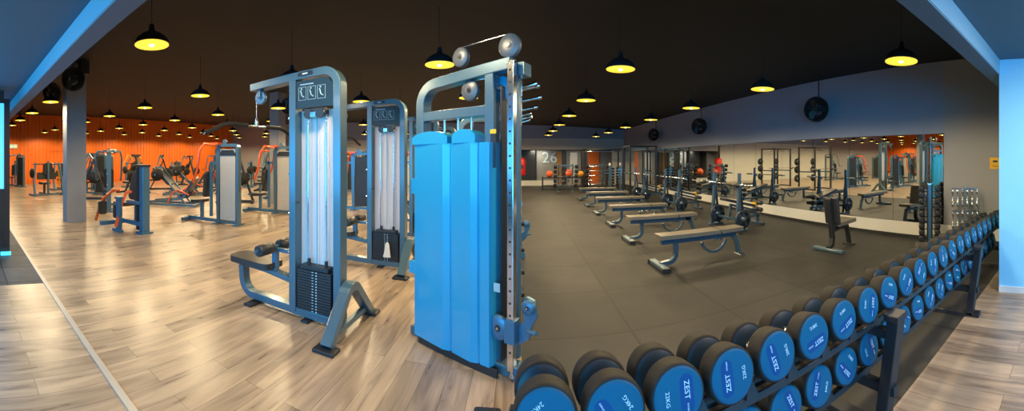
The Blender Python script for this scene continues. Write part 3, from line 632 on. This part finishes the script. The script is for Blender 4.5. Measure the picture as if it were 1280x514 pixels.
st = make_station(); bb = make_barbell(); pd = make_plate(); pn = 0
NM = ('nearest', 'second', 'third', 'farthest')
for i, (x, y) in enumerate(((4.30, 6.55), (4.37, 9.60), (4.40, 12.6))):
    place(st, i, (x, y, 0), 0, f'{NM[i]} barbell bench with tapered blue uprights beside the mirror wall')
    place(bb, i, (x - .075, y, .985), 0, f'long chrome barbell resting on the {NM[i]} barbell bench')
    for s, w_ in ((-1, 'near'), (1, 'far')):
        place(pd, pn, (x, y + s * .5 - .10, .27), 0, f'round weight plate on the {w_} upright of the {NM[i]} barbell bench'); pn += 1

# ------------------------------------------------------------------ utility bench by the mirror
r = empty('utility_bench', (4.62, 3.76, 0), math.radians(4), 'upright-back utility bench standing alone before the mirror wall', 'bench')
MB().box((-.20, 0, .03), (.10, .60, .05)).build('foot', 'steel', r, .01)
MB().sweep(xz([(-.20, .05), (-.11, .10), (-.09, .20), (-.14, .50), (-.20, .86)]), (0, 1, 0), .065, .08).build('back_post', 'steel_dark', r, .006)
Rb = Matrix.Rotation(math.radians(-9), 3, 'Y')
MB().box((-.10, 0, .66), (.06, .30, .46), Rb).build('backrest', 'vinyl', r, .025, segs=3)
MB().prism([(-.05, -.13), (.42, -.16), (.42, .16), (-.05, .13)], (0, 0, .40), (1, 0, .05), (0, 1, 0), (0, 0, .06)).build('seat', 'vinyl_tan', r, .02, segs=3)
MB().sweep(xz([(-.11, .32), (.22, .37), (.34, .34), (.38, .20), (.42, .02)]), (0, 1, 0), .055, .07).box((.42, 0, .012), (.08, .22, .024)).build('front_leg', 'steel_dark', r, .005)
MB().cyl((-.19, -.05, .84), (-.19, .05, .84), .04, 12).build('adjuster_knob', 'black', r)

# ------------------------------------------------------------------ vertical dumbbell tower and its dumbbells
r = empty('dumbbell_tower', (5.60, 2.48, 0), math.radians(-65), 'upright two-column tower of small black dumbbells at the mirror end', 'dumbbell rack')
MB().box((0, 0, .56), (.10, .14, 1.02)).build('post', 'steel_dark', r, .006); MB().box((0, -.0, 1.075), (.07, .1, .05)).build('post_cap', 'chrome', r, .006)
MB().box((0, 0, .02), (.50, .40, .04)).build('base', 'black', r, .008)
MB().box((0, -.074, .58), (.045, .006, .96)).build('front_strip', 'blue_steel', r)
sm = None
for k in range(9):
    z = .135 + k * .108
    MB().box((0, 0, z - .045), (.36, .05, .012)).build('shelf_arm', 'steel_dark', r)
    for s, w_ in ((-1, 'left'), (1, 'right')):
        if sm is None:
            sm = empty('small_dumbbell', label='x', cat='dumbbell', group='small dumbbells on the upright tower')
            for q in (-1, 1): MB().lathe([(.03, -.035), (.048, -.03), (.054, -.018), (.054, .018), (.048, .03), (.03, .035)], (0, q * .075, 0), (0, 1, 0), 12).build('head', 'black', sm)
            MB().cyl((0, -.05, 0), (0, .05, 0), .012, 8).build('handle', 'chrome', sm); o = sm
        else: o = copy_tree(sm)
        p = Matrix.Rotation(math.radians(-65), 3, 'Z') @ V((s * .135, 0, 0))
        o.location = (5.60 + p.x, 2.48 + p.y, z + .016); o.rotation_euler = (0, 0, math.radians(-65))
        o['label'] = f'small black dumbbell in the {w_} column of the upright tower, {ORD[k+1]} from the floor'
# chrome handle stand
SX, SY = 5.80, 1.90
r = empty('attachment_stand', (SX, SY, 0), math.radians(-72), 'slim stand hung with chrome cable handles against the grey wall', 'stand')
MB().cyl((0, 0, .03), (0, 0, 1.06), .02).build('pole', 'chrome', r); MB().lathe([(.2, 0), (.2, .02), (.03, .04)], n=20).build('base', 'steel_dark', r)
MB().box((0, 0, 1.0), (.46, .03, .03)).build('hook_rail', 'chrome', r, .003); MB().box((0, 0, .62), (.46, .03, .03)).build('hook_rail', 'chrome', r, .003)
ah = None; n = 0
for z, w_ in ((1.0, 'upper'), (.62, 'lower')):
    for k in range(6):
        if ah is None:
            ah = empty('cable_grip', label='x', cat='cable grip', group='chrome grips on the stand')
            MB().lathe([(.008, -.30), (.022, -.29), (.022, -.22), (.012, -.21), (.016, -.12), (.012, -.07), (.022, -.06), (.022, -.01), (.008, 0)], n=12).build('grip', 'chrome', ah)
            MB().ring((0, 0, .012), (1, 0, 0), .014, .004, 12, 5).build('ring', 'chrome', ah); o = ah
        else: o = copy_tree(ah)
        p = Matrix.Rotation(math.radians(-72), 3, 'Z') @ V((-.21 + .084 * k, -.035, 0)); o.location = (SX + p.x, SY + p.y, z - .01); o.rotation_euler = (0, 0, -1.2)
        o['label'] = f'chrome cable handle on the {w_} rail of the stand, {ORD[k+1]} from the left'; n += 1

# ------------------------------------------------------------------ fixed barbell racks at the back
def make_brack():
    r = empty('barbell_rack', label='x', cat='barbell rack', group='tiered barbell racks by the back wall')
    for s in (-1, 1):
        MB().sweep([(s * .33, .25, .03), (s * .33, -.02, 1.30)], (1, 0, 0), .06, .06).box((s * .33, 0, .02), (.07, .7, .04)).build('upright', 'steel', r)
        for k in range(5): MB().prism([(0, 0), (-.14, -.01), (-.16, .05), (-.13, .05), (-.12, .02), (0, .03)], (s * .33 - .03, .16 - .05 * k, .25 + .22 * k), (0, 1, 0), (0, 0, 1), (.06, 0, 0)).build('hook', 'steel', r)
    MB().box((0, .1, .3), (.62, .04, .05)).build('cross_bar', 'steel', r); MB().box((0, 0, 1.25), (.62, .04, .05)).build('cross_bar', 'steel', r); return r
br = make_brack(); fb = empty('fixed_barbell', label='x', cat='barbell')
MB().cyl((-.44, 0, 0), (.44, 0, 0), .017, 8).build('shaft', 'chrome', fb)
for s in (-1, 1): MB().lathe([(.05, 0), (.085, .01), (.09, .03), (.09, .12), (.085, .14), (.05, .15)], (s * .42, 0, 0), (s, 0, 0), 16).build('weight_head', 'rubber', fb)
first = True
for i, (x, y, s) in enumerate(((2.05, 16.4, 'left'), (3.65, 16.9, 'right'))):
    place(br, i, (x, y, 0), 0, f'tiered steel rack of fixed barbells by the back wall, {s} one of two')
    for k in range(5):
        o = fb if first else copy_tree(fb); first = False
        o.location = (x, y + .05 - .05 * k, .30 + .22 * k); o['group'] = 'fixed barbells on the tiered racks'
        o['label'] = f'short fixed barbell on the {s} barbell rack, {ORD[k+1]} tier from the floor'
# coloured balls on a low shelf behind the barbell racks
r = empty('storage_shelf', (2.12, 17.7, 0), 0, 'low dark shelf with coloured balls behind the barbell racks', 'shelf')
MB().box((0, 0, .60), (2.2, .45, .04)).build('shelf_board', 'steel_dark', r); MB().box((0, 0, .2), (2.2, .45, .04)).build('shelf_board', 'steel_dark', r)
for a_ in (-1, 1):
    for b_ in (-1, 1): MB().box((a_ * 1.07, b_ * .2, .33), (.05, .05, .66)).build('leg', 'steel_dark', r)
for k, (x, R_, m_, s) in enumerate(((1.40, .17, 'orange', 'orange ball on the storage shelf, beside the number wall'), (2.40, .20, 'orange', 'largest orange ball in the middle of the storage shelf'), (3.0, .16, 'yellow', 'yellowish ball on the storage shelf'))):
    prof = [(R_ * math.sin(t_), -R_ * math.cos(t_)) for t_ in [0.05 + i_ * (PI - .1) / 14 for i_ in range(15)]]
    b_ = MB().lathe(prof, n=20); b_.ring((0, 0, 0), (0, 0, 1), R_, .004, 24, 4)
    tag(b_.build('exercise_ball', m_, loc=(x, 17.7, .62 + R_)), s, 'ball', 'exercise balls at the back')
# cage rigs
def make_rig(w=2.0, d=1.2, h=2.1):
    r = empty('power_rack', label='x', cat='power rack', group='power racks')
    for sx in (-1, 1):
        for sy in (-1, 1): MB().box((sx * w / 2, sy * d / 2, h / 2), (.07, .07, h)).build('post', 'steel_dark', r)
    MB().box((0, -d / 2, h - .04), (w, .05, .05)).box((0, d / 2, h - .04), (w, .05, .05)).box((-w / 2, 0, h - .04), (.05, d, .05)).box((w / 2, 0, h - .04), (.05, d, .05)).build('top_rail', 'steel_dark', r)
    for s in (-1, 1): MB().box((s * w / 2, 0, .04), (.06, d, .06)).build('floor_rail', 'steel_dark', r)
    MB().cyl((-w / 2, 0, h - .15), (w / 2, 0, h - .15), .018, 8).build('pull_up_bar', 'chrome', r)
    for s in (-1, 1): MB().box((s * (w / 2 - .06), 0, .9), (.05, d, .06)).build('safety_arm', 'steel', r)
    return r
rig = make_rig()
place(rig, 0, (4.35, 18.5, 0), 0, 'large black power rack frame against the back wall')
rig2 = make_rig(1.2, 1.1, 2.15)
place(rig2, 0, (5.25, 15.2, 0), 0, 'narrower power rack frame by the mirror corner')
rig3 = copy_tree(rig2)
for sx in (-1, 1):
    for z_ in (.55, 1.0, 1.4): MB().cyl((sx * .6, .55, z_), (sx * .6, .80, z_), .02, 10).build('plate_peg', 'chrome', rig3)
    MB().box((sx * .6, -.62, 1.01), (.05, .16, .05)).build('bar_hook', 'black', rig3)
place(rig3, 0, (-1.15, 12.2, 0), 0, 'power rack seen in the mirror, nearer one of the pair')
place(rig3, 1, (-1.15, 15.2, 0), 0, 'power rack seen in the mirror, farther one of the pair')
for yy, w_ in ((12.2, 'nearer'), (15.2, 'farther')):
    for sx in (-1, 1):
        for z_, h_ in ((.55, 'lower'), (1.0, 'middle'), (1.4, 'upper')):
            place(pd, 1, (-1.15 + sx * .6, yy + .68, z_), 0, f'weight plate on the {w_} mirrored power rack, {h_} peg, ' + ('towards the wood floor' if sx < 0 else 'towards the mirror'), 'plates on the mirrored power racks')
    place(bb, 1, (-1.15, yy - .64, 1.05), PI / 2, f'barbell across the {w_} mirrored power rack', 'barbells on the mirrored power racks')
# plate trees
def make_tree(col='rubber'):
    r = empty('dumbbell_tree', label='x', cat='dumbbell rack', group='narrow dumbbell trees')
    MB().box((0, 0, .62), (.08, .1, 1.24)).box((0, 0, .02), (.5, .5, .04)).build('post', 'steel', r)
    m = MB(); a = MB()
    for k in range(8):
        z = .18 + .13 * k; a.box((0, 0, z - .055), (.42, .04, .015))
        for s in (-1, 1):
            for q in (-1, 1): m.lathe([(.03, -.03), (.055, -.02), (.055, .02), (.03, .03)], (s * .15, q * .08, z), (0, 1, 0), 12)
            a.cyl((s * .15, -.06, z), (s * .15, .06, z), .013, 8)
    a.build('shelf', 'chrome', r); w_ = m.build('stored_dumbbells', 'rubber', r); w_['kind'] = 'stuff'
    MB().cyl((0, 0, 1.24), (0, 0, 1.36), .05, 12).build('post_cap', 'white', r); return r
tr = make_tree()
for i, (x, y, s) in enumerate(((4.75, 16.6, 'right'), (4.05, 15.9, 'left'))): place(tr, i, (x, y, 0), 0, f'narrow upright tree of small dumbbells near the back corner, {s} of the two')

# ------------------------------------------------------------------ machines of the left hall
def rail(m, pts, w=.07, d=.07, n=(0, 1, 0)): return m.sweep(pts, n, w, d)
def make_press(arm='orange', shroud='panel_grey', frame='steel', H=1.86):
    r = empty('chest_press_machine', label='x', cat='gym machine')
    f = MB(); f.sweep(xz([(-.27, .03), (-.27, H - .1)] + arc(-.19, H - .1, .08, 180, 90, 4) + arc(.19, H - .1, .08, 90, 0, 4) + [(.27, .03)]), (0, 1, 0), .065, .13); f.box((0, 0, .06), (.5, .1, .07)); f.build('tower_frame', frame, r)
    MB().box((0, 0, H * .5), (.42, .09, H - .22)).prism([(-.21, 0), (.21, 0), (.21, .05), (.16, .13), (-.16, .13), (-.21, .05)], (0, -.06, H - .26), (1, 0, 0), (0, 0, 1), (0, .12, 0), mi=1).build('weight_shroud', [shroud, 'black'], r)
    for z in (.8, 1.1): MB().cyl((.28, -.05, z), (.33, -.05, z), .015, 8).build('adjuster_pin', 'chrome', r)
    for s in (-1, 1): MB().box((s * .27, 0, .015), (.12, .34, .03)).build('foot', frame, r)
    MB().box((-.72, 0, .07), (.95, .09, .08)).box((-1.18, 0, .05), (.08, .55, .07)).box((-.78, 0, .28), (.07, .07, .4)).box((-.50, 0, .80), (.06, .06, 1.3)).box((-.38, 0, 1.42), (.3, .06, .06)).build('base_frame', 'blue_steel', r)
    MB().prism(rrect(.40, .36, .09), (-.85, 0, .47), (1, 0, .08), (0, 1, 0), (0, 0, .07)).build('seat', 'vinyl', r)
    MB().prism(rrect(.30, .62, .08), (-.56, 0, .92), (0, 1, 0), (.1, 0, 1), (-.07, 0, 0)).build('backrest', 'vinyl', r)
    for s in (-1, 1):
        a = MB(); a.tube([(-.28, s * .16, H - .02), (-.45, s * .34, H + .02), (-.55, s * .40, H - .15), (-.62, s * .40, H - .6), (-.75, s * .38, H - .9)], .032, 8); a.build('press_arm', arm, r)
        MB().cyl((-.74, s * .38, H - .88), (-1.0, s * .34, H - .86), .018, 8).build('grip', 'black', r)
    MB().box((-.35, 0, H + .02), (.34, .36, .05)).build('arm_yoke', arm, r)
    MB().lathe([(.06, -.02), (.06, .02)], (-.1, 0, H + .06), (0, 1, 0), 14).build('top_pulley', frame, r)
    return r
def make_adductor():
    r = empty('hip_adductor_machine', label='x', cat='gym machine')
    MB().box((.45, 0, .70), (.12, .18, 1.34)).build('weight_tower', 'blue_steel', r, .01); MB().box((.30, .03, .70), (.17, .16, 1.30)).box((.38, .0, 1.38), (.3, .2, .05)).build('tower_cover', 'black', r, .01); MB().box((.45, 0, .02), (.2, .3, .04)).build('tower_foot', 'blue_steel', r)
    MB().box((.0, -.02, .18), (.9, .09, .09)).box((-.30, -.30, .16), (.09, .6, .09)).box((.20, -.1, .62), (.45, .05, .06)).box((-.02, -.35, .03), (.3, .1, .05)).build('base_frame', 'blue_steel', r, .006)
    MB().box((-.02, -.32, .37), (.10, .10, .66)).box((-.02, -.32, .71), (.14, .14, .05)).build('front_post', 'blue_steel', r, .006)
    MB().prism(rrect(.42, .42, .1), (-.45, .1, .48), (1, 0, 0), (0, 1, 0), (0, 0, .08)).build('seat', 'vinyl', r)
    MB().prism(rrect(.36, .62, .12), (-.30, .28, .92), (1, 0, 0), (0, .2, 1), (0, .09, 0)).build('backrest', 'vinyl', r); MB().box((-.3, .34, .5), (.08, .08, .9)).build('back_post', 'steel', r)
    for s in (-1, 1):
        x = -.42 + s * .38
        MB().sweep([(x + s * .05, -.42, .12), (x + s * .02, -.25, .60), (x - s * .10, -.05, .80), (x - s * .14, .1, .80)], (1, 0, 0), .05, .06).build('leg_lever', 'orange', r, .005)
        MB().prism(rrect(.2, .3, .05), (x - s * .03, -.30, .42), (0, 1, 0), (0, 0, 1), (-s * .06, 0, 0)).build('knee_pad', 'vinyl', r)
    return r
def make_legpress():
    r = empty('leg_press_machine', label='x', cat='gym machine')
    f = MB()
    for s in (-1, 1): f.sweep(xz([(-1.0, .06), (.75, .06)], s * .32), (0, 1, 0), .07, .06); f.sweep(xz([(-.85, .12), (.35, .25), (.55, .50)], s * .3), (0, 1, 0), .06, .06); f.sweep(xz([(.45, .1), (-.55, 1.25)], s * .26), (0, 1, 0), .05, .05)
    f.box((-1.0, 0, .05), (.08, .8, .06)).box((.75, 0, .05), (.08, .8, .06)).box((-.55, 0, 1.25), (.06, .58, .06)); f.build('base_frame', 'steel', r)
    MB().prism(rrect(.62, .8, .06), (-.42, 0, .95), (0, 1, 0), (-.72, 0, .69), (.05, 0, .05)).build('foot_platform', 'black', r)
    MB().prism(rrect(.42, .50, .08), (.40, 0, .32), (0, 1, 0), (-1, 0, -.1), (0, 0, .09)).build('seat', 'vinyl', r); MB().prism(rrect(.44, .70, .08), (.62, 0, .62), (0, 1, 0), (.55, 0, .83), (-.08, 0, .05)).build('backrest', 'vinyl', r)
    for s in (-1, 1):
        MB().tube([(-.1, s * .36, .12), (.05, s * .40, .45), (.30, s * .42, .55), (.62, s * .42, .40)], .026, 8).build('brace', 'orange', r)
        MB().cyl((-.45, s * .30, 1.02), (-.45, s * .62, 1.02), .022, 8).build('plate_horn', 'chrome', r)
        MB().lathe([(.05, 0), (.2, .005), (.2, .04), (.05, .045)], (-.45, s * .38, 1.02), (0, s, 0), 20).lathe([(.05, 0), (.2, .005), (.2, .04), (.05, .045)], (-.45, s * .44, 1.02), (0, s, 0), 20).build('loaded_plates', 'rubber', r)
    return r
def make_incline(arm='yellow'):
    r = empty('incline_press_machine', label='x', cat='gym machine')
    m = MB(); m.box((0, 0, .05), (1.3, .08, .08)).box((-.6, 0, .05), (.08, 1.0, .07)).box((.6, 0, .05), (.08, .8, .07))
    m.sweep(xz([(.6, .08), (.30, 1.0), (.1, 1.65)]), (0, 1, 0), .08, .09); m.sweep(xz([(-.5, .08), (-.1, .8), (.15, 1.5)]), (0, 1, 0), .06, .07); m.build('base_frame', 'steel_dark', r)
    MB().prism(rrect(.36, .36, .08), (-.38, 0, .45), (1, 0, 0), (0, 1, 0), (0, 0, .08)).build('seat', 'vinyl', r); MB().prism(rrect(.34, .8, .1), (-.10, 0, .9), (0, 1, 0), (.4, 0, .9), (-.08, 0, .03)).build('backrest', 'vinyl', r)
    for s in (-1, 1):
        MB().sweep([(.15, s * .30, 1.55), (.0, s * .42, 1.72), (-.1, s * .55, 1.40), (-.15, s * .60, 1.22)], (1, 0, 0), .05, .05).build('press_arm', arm, r)
        MB().lathe([(.05, 0), (.21, .005), (.21, .05), (.05, .055)], (.25, s * .5, .85), (0, s, 0), 20).cyl((.25, s * .1, .85), (.25, s * .65, .85), .025, 8).build('loaded_plates', 'rubber', r)
    MB().box((.12, 0, 1.70), (.10, .55, .09)).build('head_yoke', 'black', r); return r
def make_row(arm='yellow', wide=1.35):
    r = empty('shoulder_press_machine', label='x', cat='gym machine')
    m = MB(); m.box((0, 0, .05), (.08, wide, .07)).box((-.4, 0, .05), (.8, .08, .07)).box((.0, 0, .75), (.08, .08, 1.4)); m.build('base_frame', 'steel', r)
    for s in (-1, 1):
        MB().sweep([(.1, s * wide / 2, .03), (.0, s * wide / 2, .7), (-.06, s * (wide / 2 - .12), 1.38)], (0, 1, 0), .07, .07).box((-.1, s * wide / 2, .04), (.6, .1, .06)).build('side_post', 'blue_steel', r)
        MB().sweep([(-.14, s * (wide / 2 - .06), .35), (-.12, s * (wide / 2 - .06), .8), (-.12, s * (wide / 2 - .14), 1.38)], (0, 1, 0), .05, .05).build('lift_arm', arm, r)
        MB().lathe([(.05, 0), (.2, .005), (.2, .05), (.05, .055)], (.05, s * (wide / 2 + .08), .95), (0, s, 0), 18).build('loaded_plates', 'rubber', r)
    MB().cyl((-.06, -wide / 2, 1.32), (-.06, wide / 2, 1.32), .022, 8).build('top_bar', 'black', r)
    MB().prism(rrect(.9, .30, .04), (-.10, 0, .82), (0, 1, 0), (0, 0, 1), (-.08, 0, 0)).build('chest_pad', 'vinyl', r); MB().prism(rrect(.42, .5, .1), (-.02, 0, 1.12), (0, 1, 0), (.1, 0, 1), (-.08, 0, 0)).build('backrest', 'vinyl', r)
    MB().prism(rrect(.42, .42, .1), (-.35, 0, .45), (1, 0, 0), (0, 1, 0), (0, 0, .09)).box((-.35, 0, .25), (.08, .08, .4)).build('seat', 'vinyl', r); return r
def make_bike():
    r = empty('exercise_bike', label='x', cat='exercise bike')
    MB().box((-.45, 0, .04), (.07, .5, .06)).box((.5, 0, .04), (.07, .5, .06)).sweep(xz([(-.45, .06), (.45, .12), (.30, .55), (.38, 1.1)]), (0, 1, 0), .07, .07).sweep(xz([(-.1, .1), (-.28, .85)]), (0, 1, 0), .06, .06).build('frame', 'steel_dark', r)
    MB().lathe([(.03, -.03), (.22, -.03), (.22, .03), (.03, .03)], (.42, 0, .30), (0, 1, 0), 22).build('flywheel', 'red', r)
    MB().prism([(-.16, -.03), (-.12, -.10), (-.02, -.09), (.14, -.02), (.14, .02), (-.02, .09), (-.12, .10), (-.16, .03)], (-.30, 0, .86), (1, 0, 0), (0, 1, 0), (0, 0, .06)).build('saddle', 'vinyl', r)
    MB().tube([(.55, -.22, 1.18), (.45, -.2, 1.1), (.38, 0, 1.1), (.45, .2, 1.1), (.55, .22, 1.18)], .018, 8).box((.42, 0, 1.2), (.06, .2, .14)).build('handlebar', 'black', r); return r
PR = make_press(); place(PR, 0, (-6.05, 5.55, 0), math.radians(14), 'orange-armed chest press with pale shroud, nearest of its kind to the camera', 'orange-armed chest press machines')
place(PR, 1, (-6.1, 7.7, 0), math.radians(12), 'orange-armed chest press seen just beside the front lat machine column', 'orange-armed chest press machines')
place(PR, 1, (-9.3, 11.2, 0), math.radians(12), 'orange-armed chest press farthest back, between the two nearer ones', 'orange-armed chest press machines')
PG = make_press('steel', 'panel_grey', 'steel', 1.9)
place(PG, 0, (-7.9, 10.6, 0), math.radians(15), 'grey-armed press machine half seen behind the nearest orange-armed press', 'grey press machines')
AD = make_adductor(); place(AD, 0, (-6.75, 3.42, 0), math.radians(8), 'blue hip adductor machine with orange levers right of the grey column')
LP = make_legpress(); place(LP, 0, (-9.7, 6.5, 0), math.radians(35), 'plate-loaded leg press with black platform and orange braces in mid hall', 'leg press machines')
place(LP, 1, (-12.3, 8.9, 0), math.radians(50), 'leg press machine farther back beyond the nearer leg press', 'leg press machines')
IN = make_incline(); place(IN, 0, (-14.2, 7.3, 0), math.radians(25), 'incline press machine with raised yellow arms before the orange wall', 'plate-loaded incline machines')
IG = make_incline('steel'); spots = [(-16.8, 12.2, 20), (-15.2, 9.3, 60), (-16.4, 6.4, 5), (-12.6, 4.6, 60)]
for i, (x, y, a) in enumerate(spots): place(IG, i, (x, y, 0), math.radians(a), ['dark incline machine near the orange wall, centre right', 'dark incline machine right of the yellow-armed one', 'dark incline machine far back behind the adductor machine', 'dark incline machine close behind the adductor machine'][i], 'dark incline machines')
RW = make_row(); place(RW, 0, (-14.6, 3.45, 0), math.radians(15), 'wide shoulder press with two yellow posts left of the grey column', 'wide shoulder press machines')
place(RW, 1, (-17.0, 4.9, 0), math.radians(15), 'wide shoulder press far back, just right of the grey column', 'wide shoulder press machines')
RD = make_row('steel', 1.2)
for i, (x, y, a, s) in enumerate(((-17.4, 9.0, 10, 'dark wide press machine far back beside the yellow-armed incline press'), (-19.2, 13.0, 25, 'dark wide press machine far back below the right exit sign'), (-13.6, 14.2, 35, 'dark wide press machine right of the far exercise bikes'))): place(RD, i, (x, y, 0), math.radians(a), s, 'dark wide press machines')
PB = make_press('blue_steel', 'steel_dark', 'steel', 1.75)
for i, (x, y, a, s) in enumerate(((-19.3, 3.0, 30, 'tall dark-shrouded machine at the far left by the orange wall'), (-19.0, 6.2, 20, 'slim dark-shrouded machine just right of the grey column'), (-9.6, 4.1, -23, 'dark-shrouded machine close behind the grey column'), (-18.5, 7.9, 20, 'dark-shrouded machine before the door outline'), (-12.0, 15.5, 20, 'dark-shrouded machine at the far right of the orange wall'), (-16.9, 14.6, 15, 'dark-shrouded machine behind the exercise bikes'), (-14.0, 5.6, 30, 'dark-shrouded machine between the yellow-armed press and the adductor machine'), (-7.6, 14.5, 10, 'dark-shrouded machine behind the farther orange-armed press'))): place(PB, i, (x, y, 0), math.radians(a), s, 'dark-shrouded selectorised machines')
for i, (x, y, a, s) in enumerate(((-11.2, 12.9, 30, 'dark incline machine behind the exercise bikes'), (-9.0, 8.6, 40, 'dark incline machine between leg press and orange-armed presses'), (-20.0, 10.4, 20, 'dark incline machine farthest back under the right exit sign'))): place(IG, 1, (x, y, 0), math.radians(a), s, 'dark incline machines')
for i, (x, y, a, s) in enumerate(((-7.9, 17.0, 15, 'grey-armed press by the back wall, left of the lat machines'), (-10.6, 16.5, 15, 'grey-armed press by the back wall, beyond the farthest orange-armed one'), (-13.4, 16.0, 30, 'grey-armed press near the far corner'))): place(PG, 1, (x, y, 0), math.radians(a), s, 'grey press machines')
BK = make_bike()
for i, (x, y, s) in enumerate(((-11.3, 10.3, 'nearest'), (-12.7, 11.3, 'middle'), (-13.9, 12.0, 'farthest'))): place(BK, i, (x, y, 0), math.radians(30 + 20 * i), f'{s} exercise bike with red flywheel left of the chest presses', 'exercise bikes')
# seats of extra bench machines behind the lat pulldown row
PL = make_press('orange', 'steel_dark', 'blue_steel', 1.7)
for i, (x, y, s) in enumerate(((-4.6, 9.5, 'orange-armed dark machine seen between the lat machines'), (-3.4, 11.5, 'orange-armed dark machine far behind the second lat machine'))): place(PL, i, (x, y, 0), math.radians(10), s, 'dark machines behind the lat row')

# ------------------------------------------------------------------ light
def area(name, loc, target, sx, sy, power, col):
    l = bpy.data.lights.new(name, 'AREA'); l.shape = 'RECTANGLE'; l.size = sx; l.size_y = sy; l.energy = power; l.color = col
    o = bpy.data.objects.new(name, l); COL.objects.link(o); o.location = loc
    o.rotation_euler = (V(target) - V(loc)).to_track_quat('-Z', 'Y').to_euler(); return o
area('window_daylight', (-2.2, -4.25, 1.45), (-1.2, 3, 1.0), 11.0, 2.0, 900, (0.045, 0.50, 1.0))
for x_, p_ in ((-3.2, 20), (0.4, 14), (2.7, 85)): area('lobby_fill', (x_, -0.5, 2.60), (x_, -0.2, 0), 0.5, 0.5, p_, (1.0, 0.80, 0.60))  # unseen warm fill added to brighten the lobby floor
for x_ in (1.0, 3.6): area('recess_fill', (x_, 21.8, 2.05), (x_, 22.4, 0), 0.8, 0.3, 22, (1.0, 0.88, 0.66))  # fill lights added to lift the dark back recess
w = bpy.data.worlds.new('world'); bpy.context.scene.world = w; w.use_nodes = True
bg = w.node_tree.nodes['Background']; bg.inputs[0].default_value = (0.12, 0.45, 1.0, 1); bg.inputs[1].default_value = 1.0

# ------------------------------------------------------------------ camera: a stitched sweep, i.e. a cylindrical panorama
F = 442.0
cd = bpy.data.cameras.new('camera'); cam = bpy.data.objects.new('camera', cd); COL.objects.link(cam)
cd.type = 'PANO'; cd.panorama_type = 'CENTRAL_CYLINDRICAL'
cd.central_cylindrical_range_u_min = -640 / F; cd.central_cylindrical_range_u_max = 640 / F
cd.central_cylindrical_range_v_min = -314 / F; cd.central_cylindrical_range_v_max = 200 / F
cd.central_cylindrical_radius = 1.0; cd.clip_start = 0.02
cam.location = (0, 0, 1.5); cam.rotation_euler = (PI / 2, 0, 12 / F)
sc = bpy.context.scene; sc.camera = cam
sc.render.engine = 'CYCLES'
sc.cycles.max_bounces = 6; sc.cycles.diffuse_bounces = 3; sc.cycles.glossy_bounces = 4; sc.cycles.caustics_reflective = False; sc.cycles.caustics_refractive = False
sc.cycles.sample_clamp_indirect = 4.0
sc.view_settings.view_transform = 'Standard'; sc.view_settings.look = 'None'; sc.view_settings.exposure = -0.22; sc.view_settings.gamma = 1.0; sc.view_settings.use_curve_mapping = False
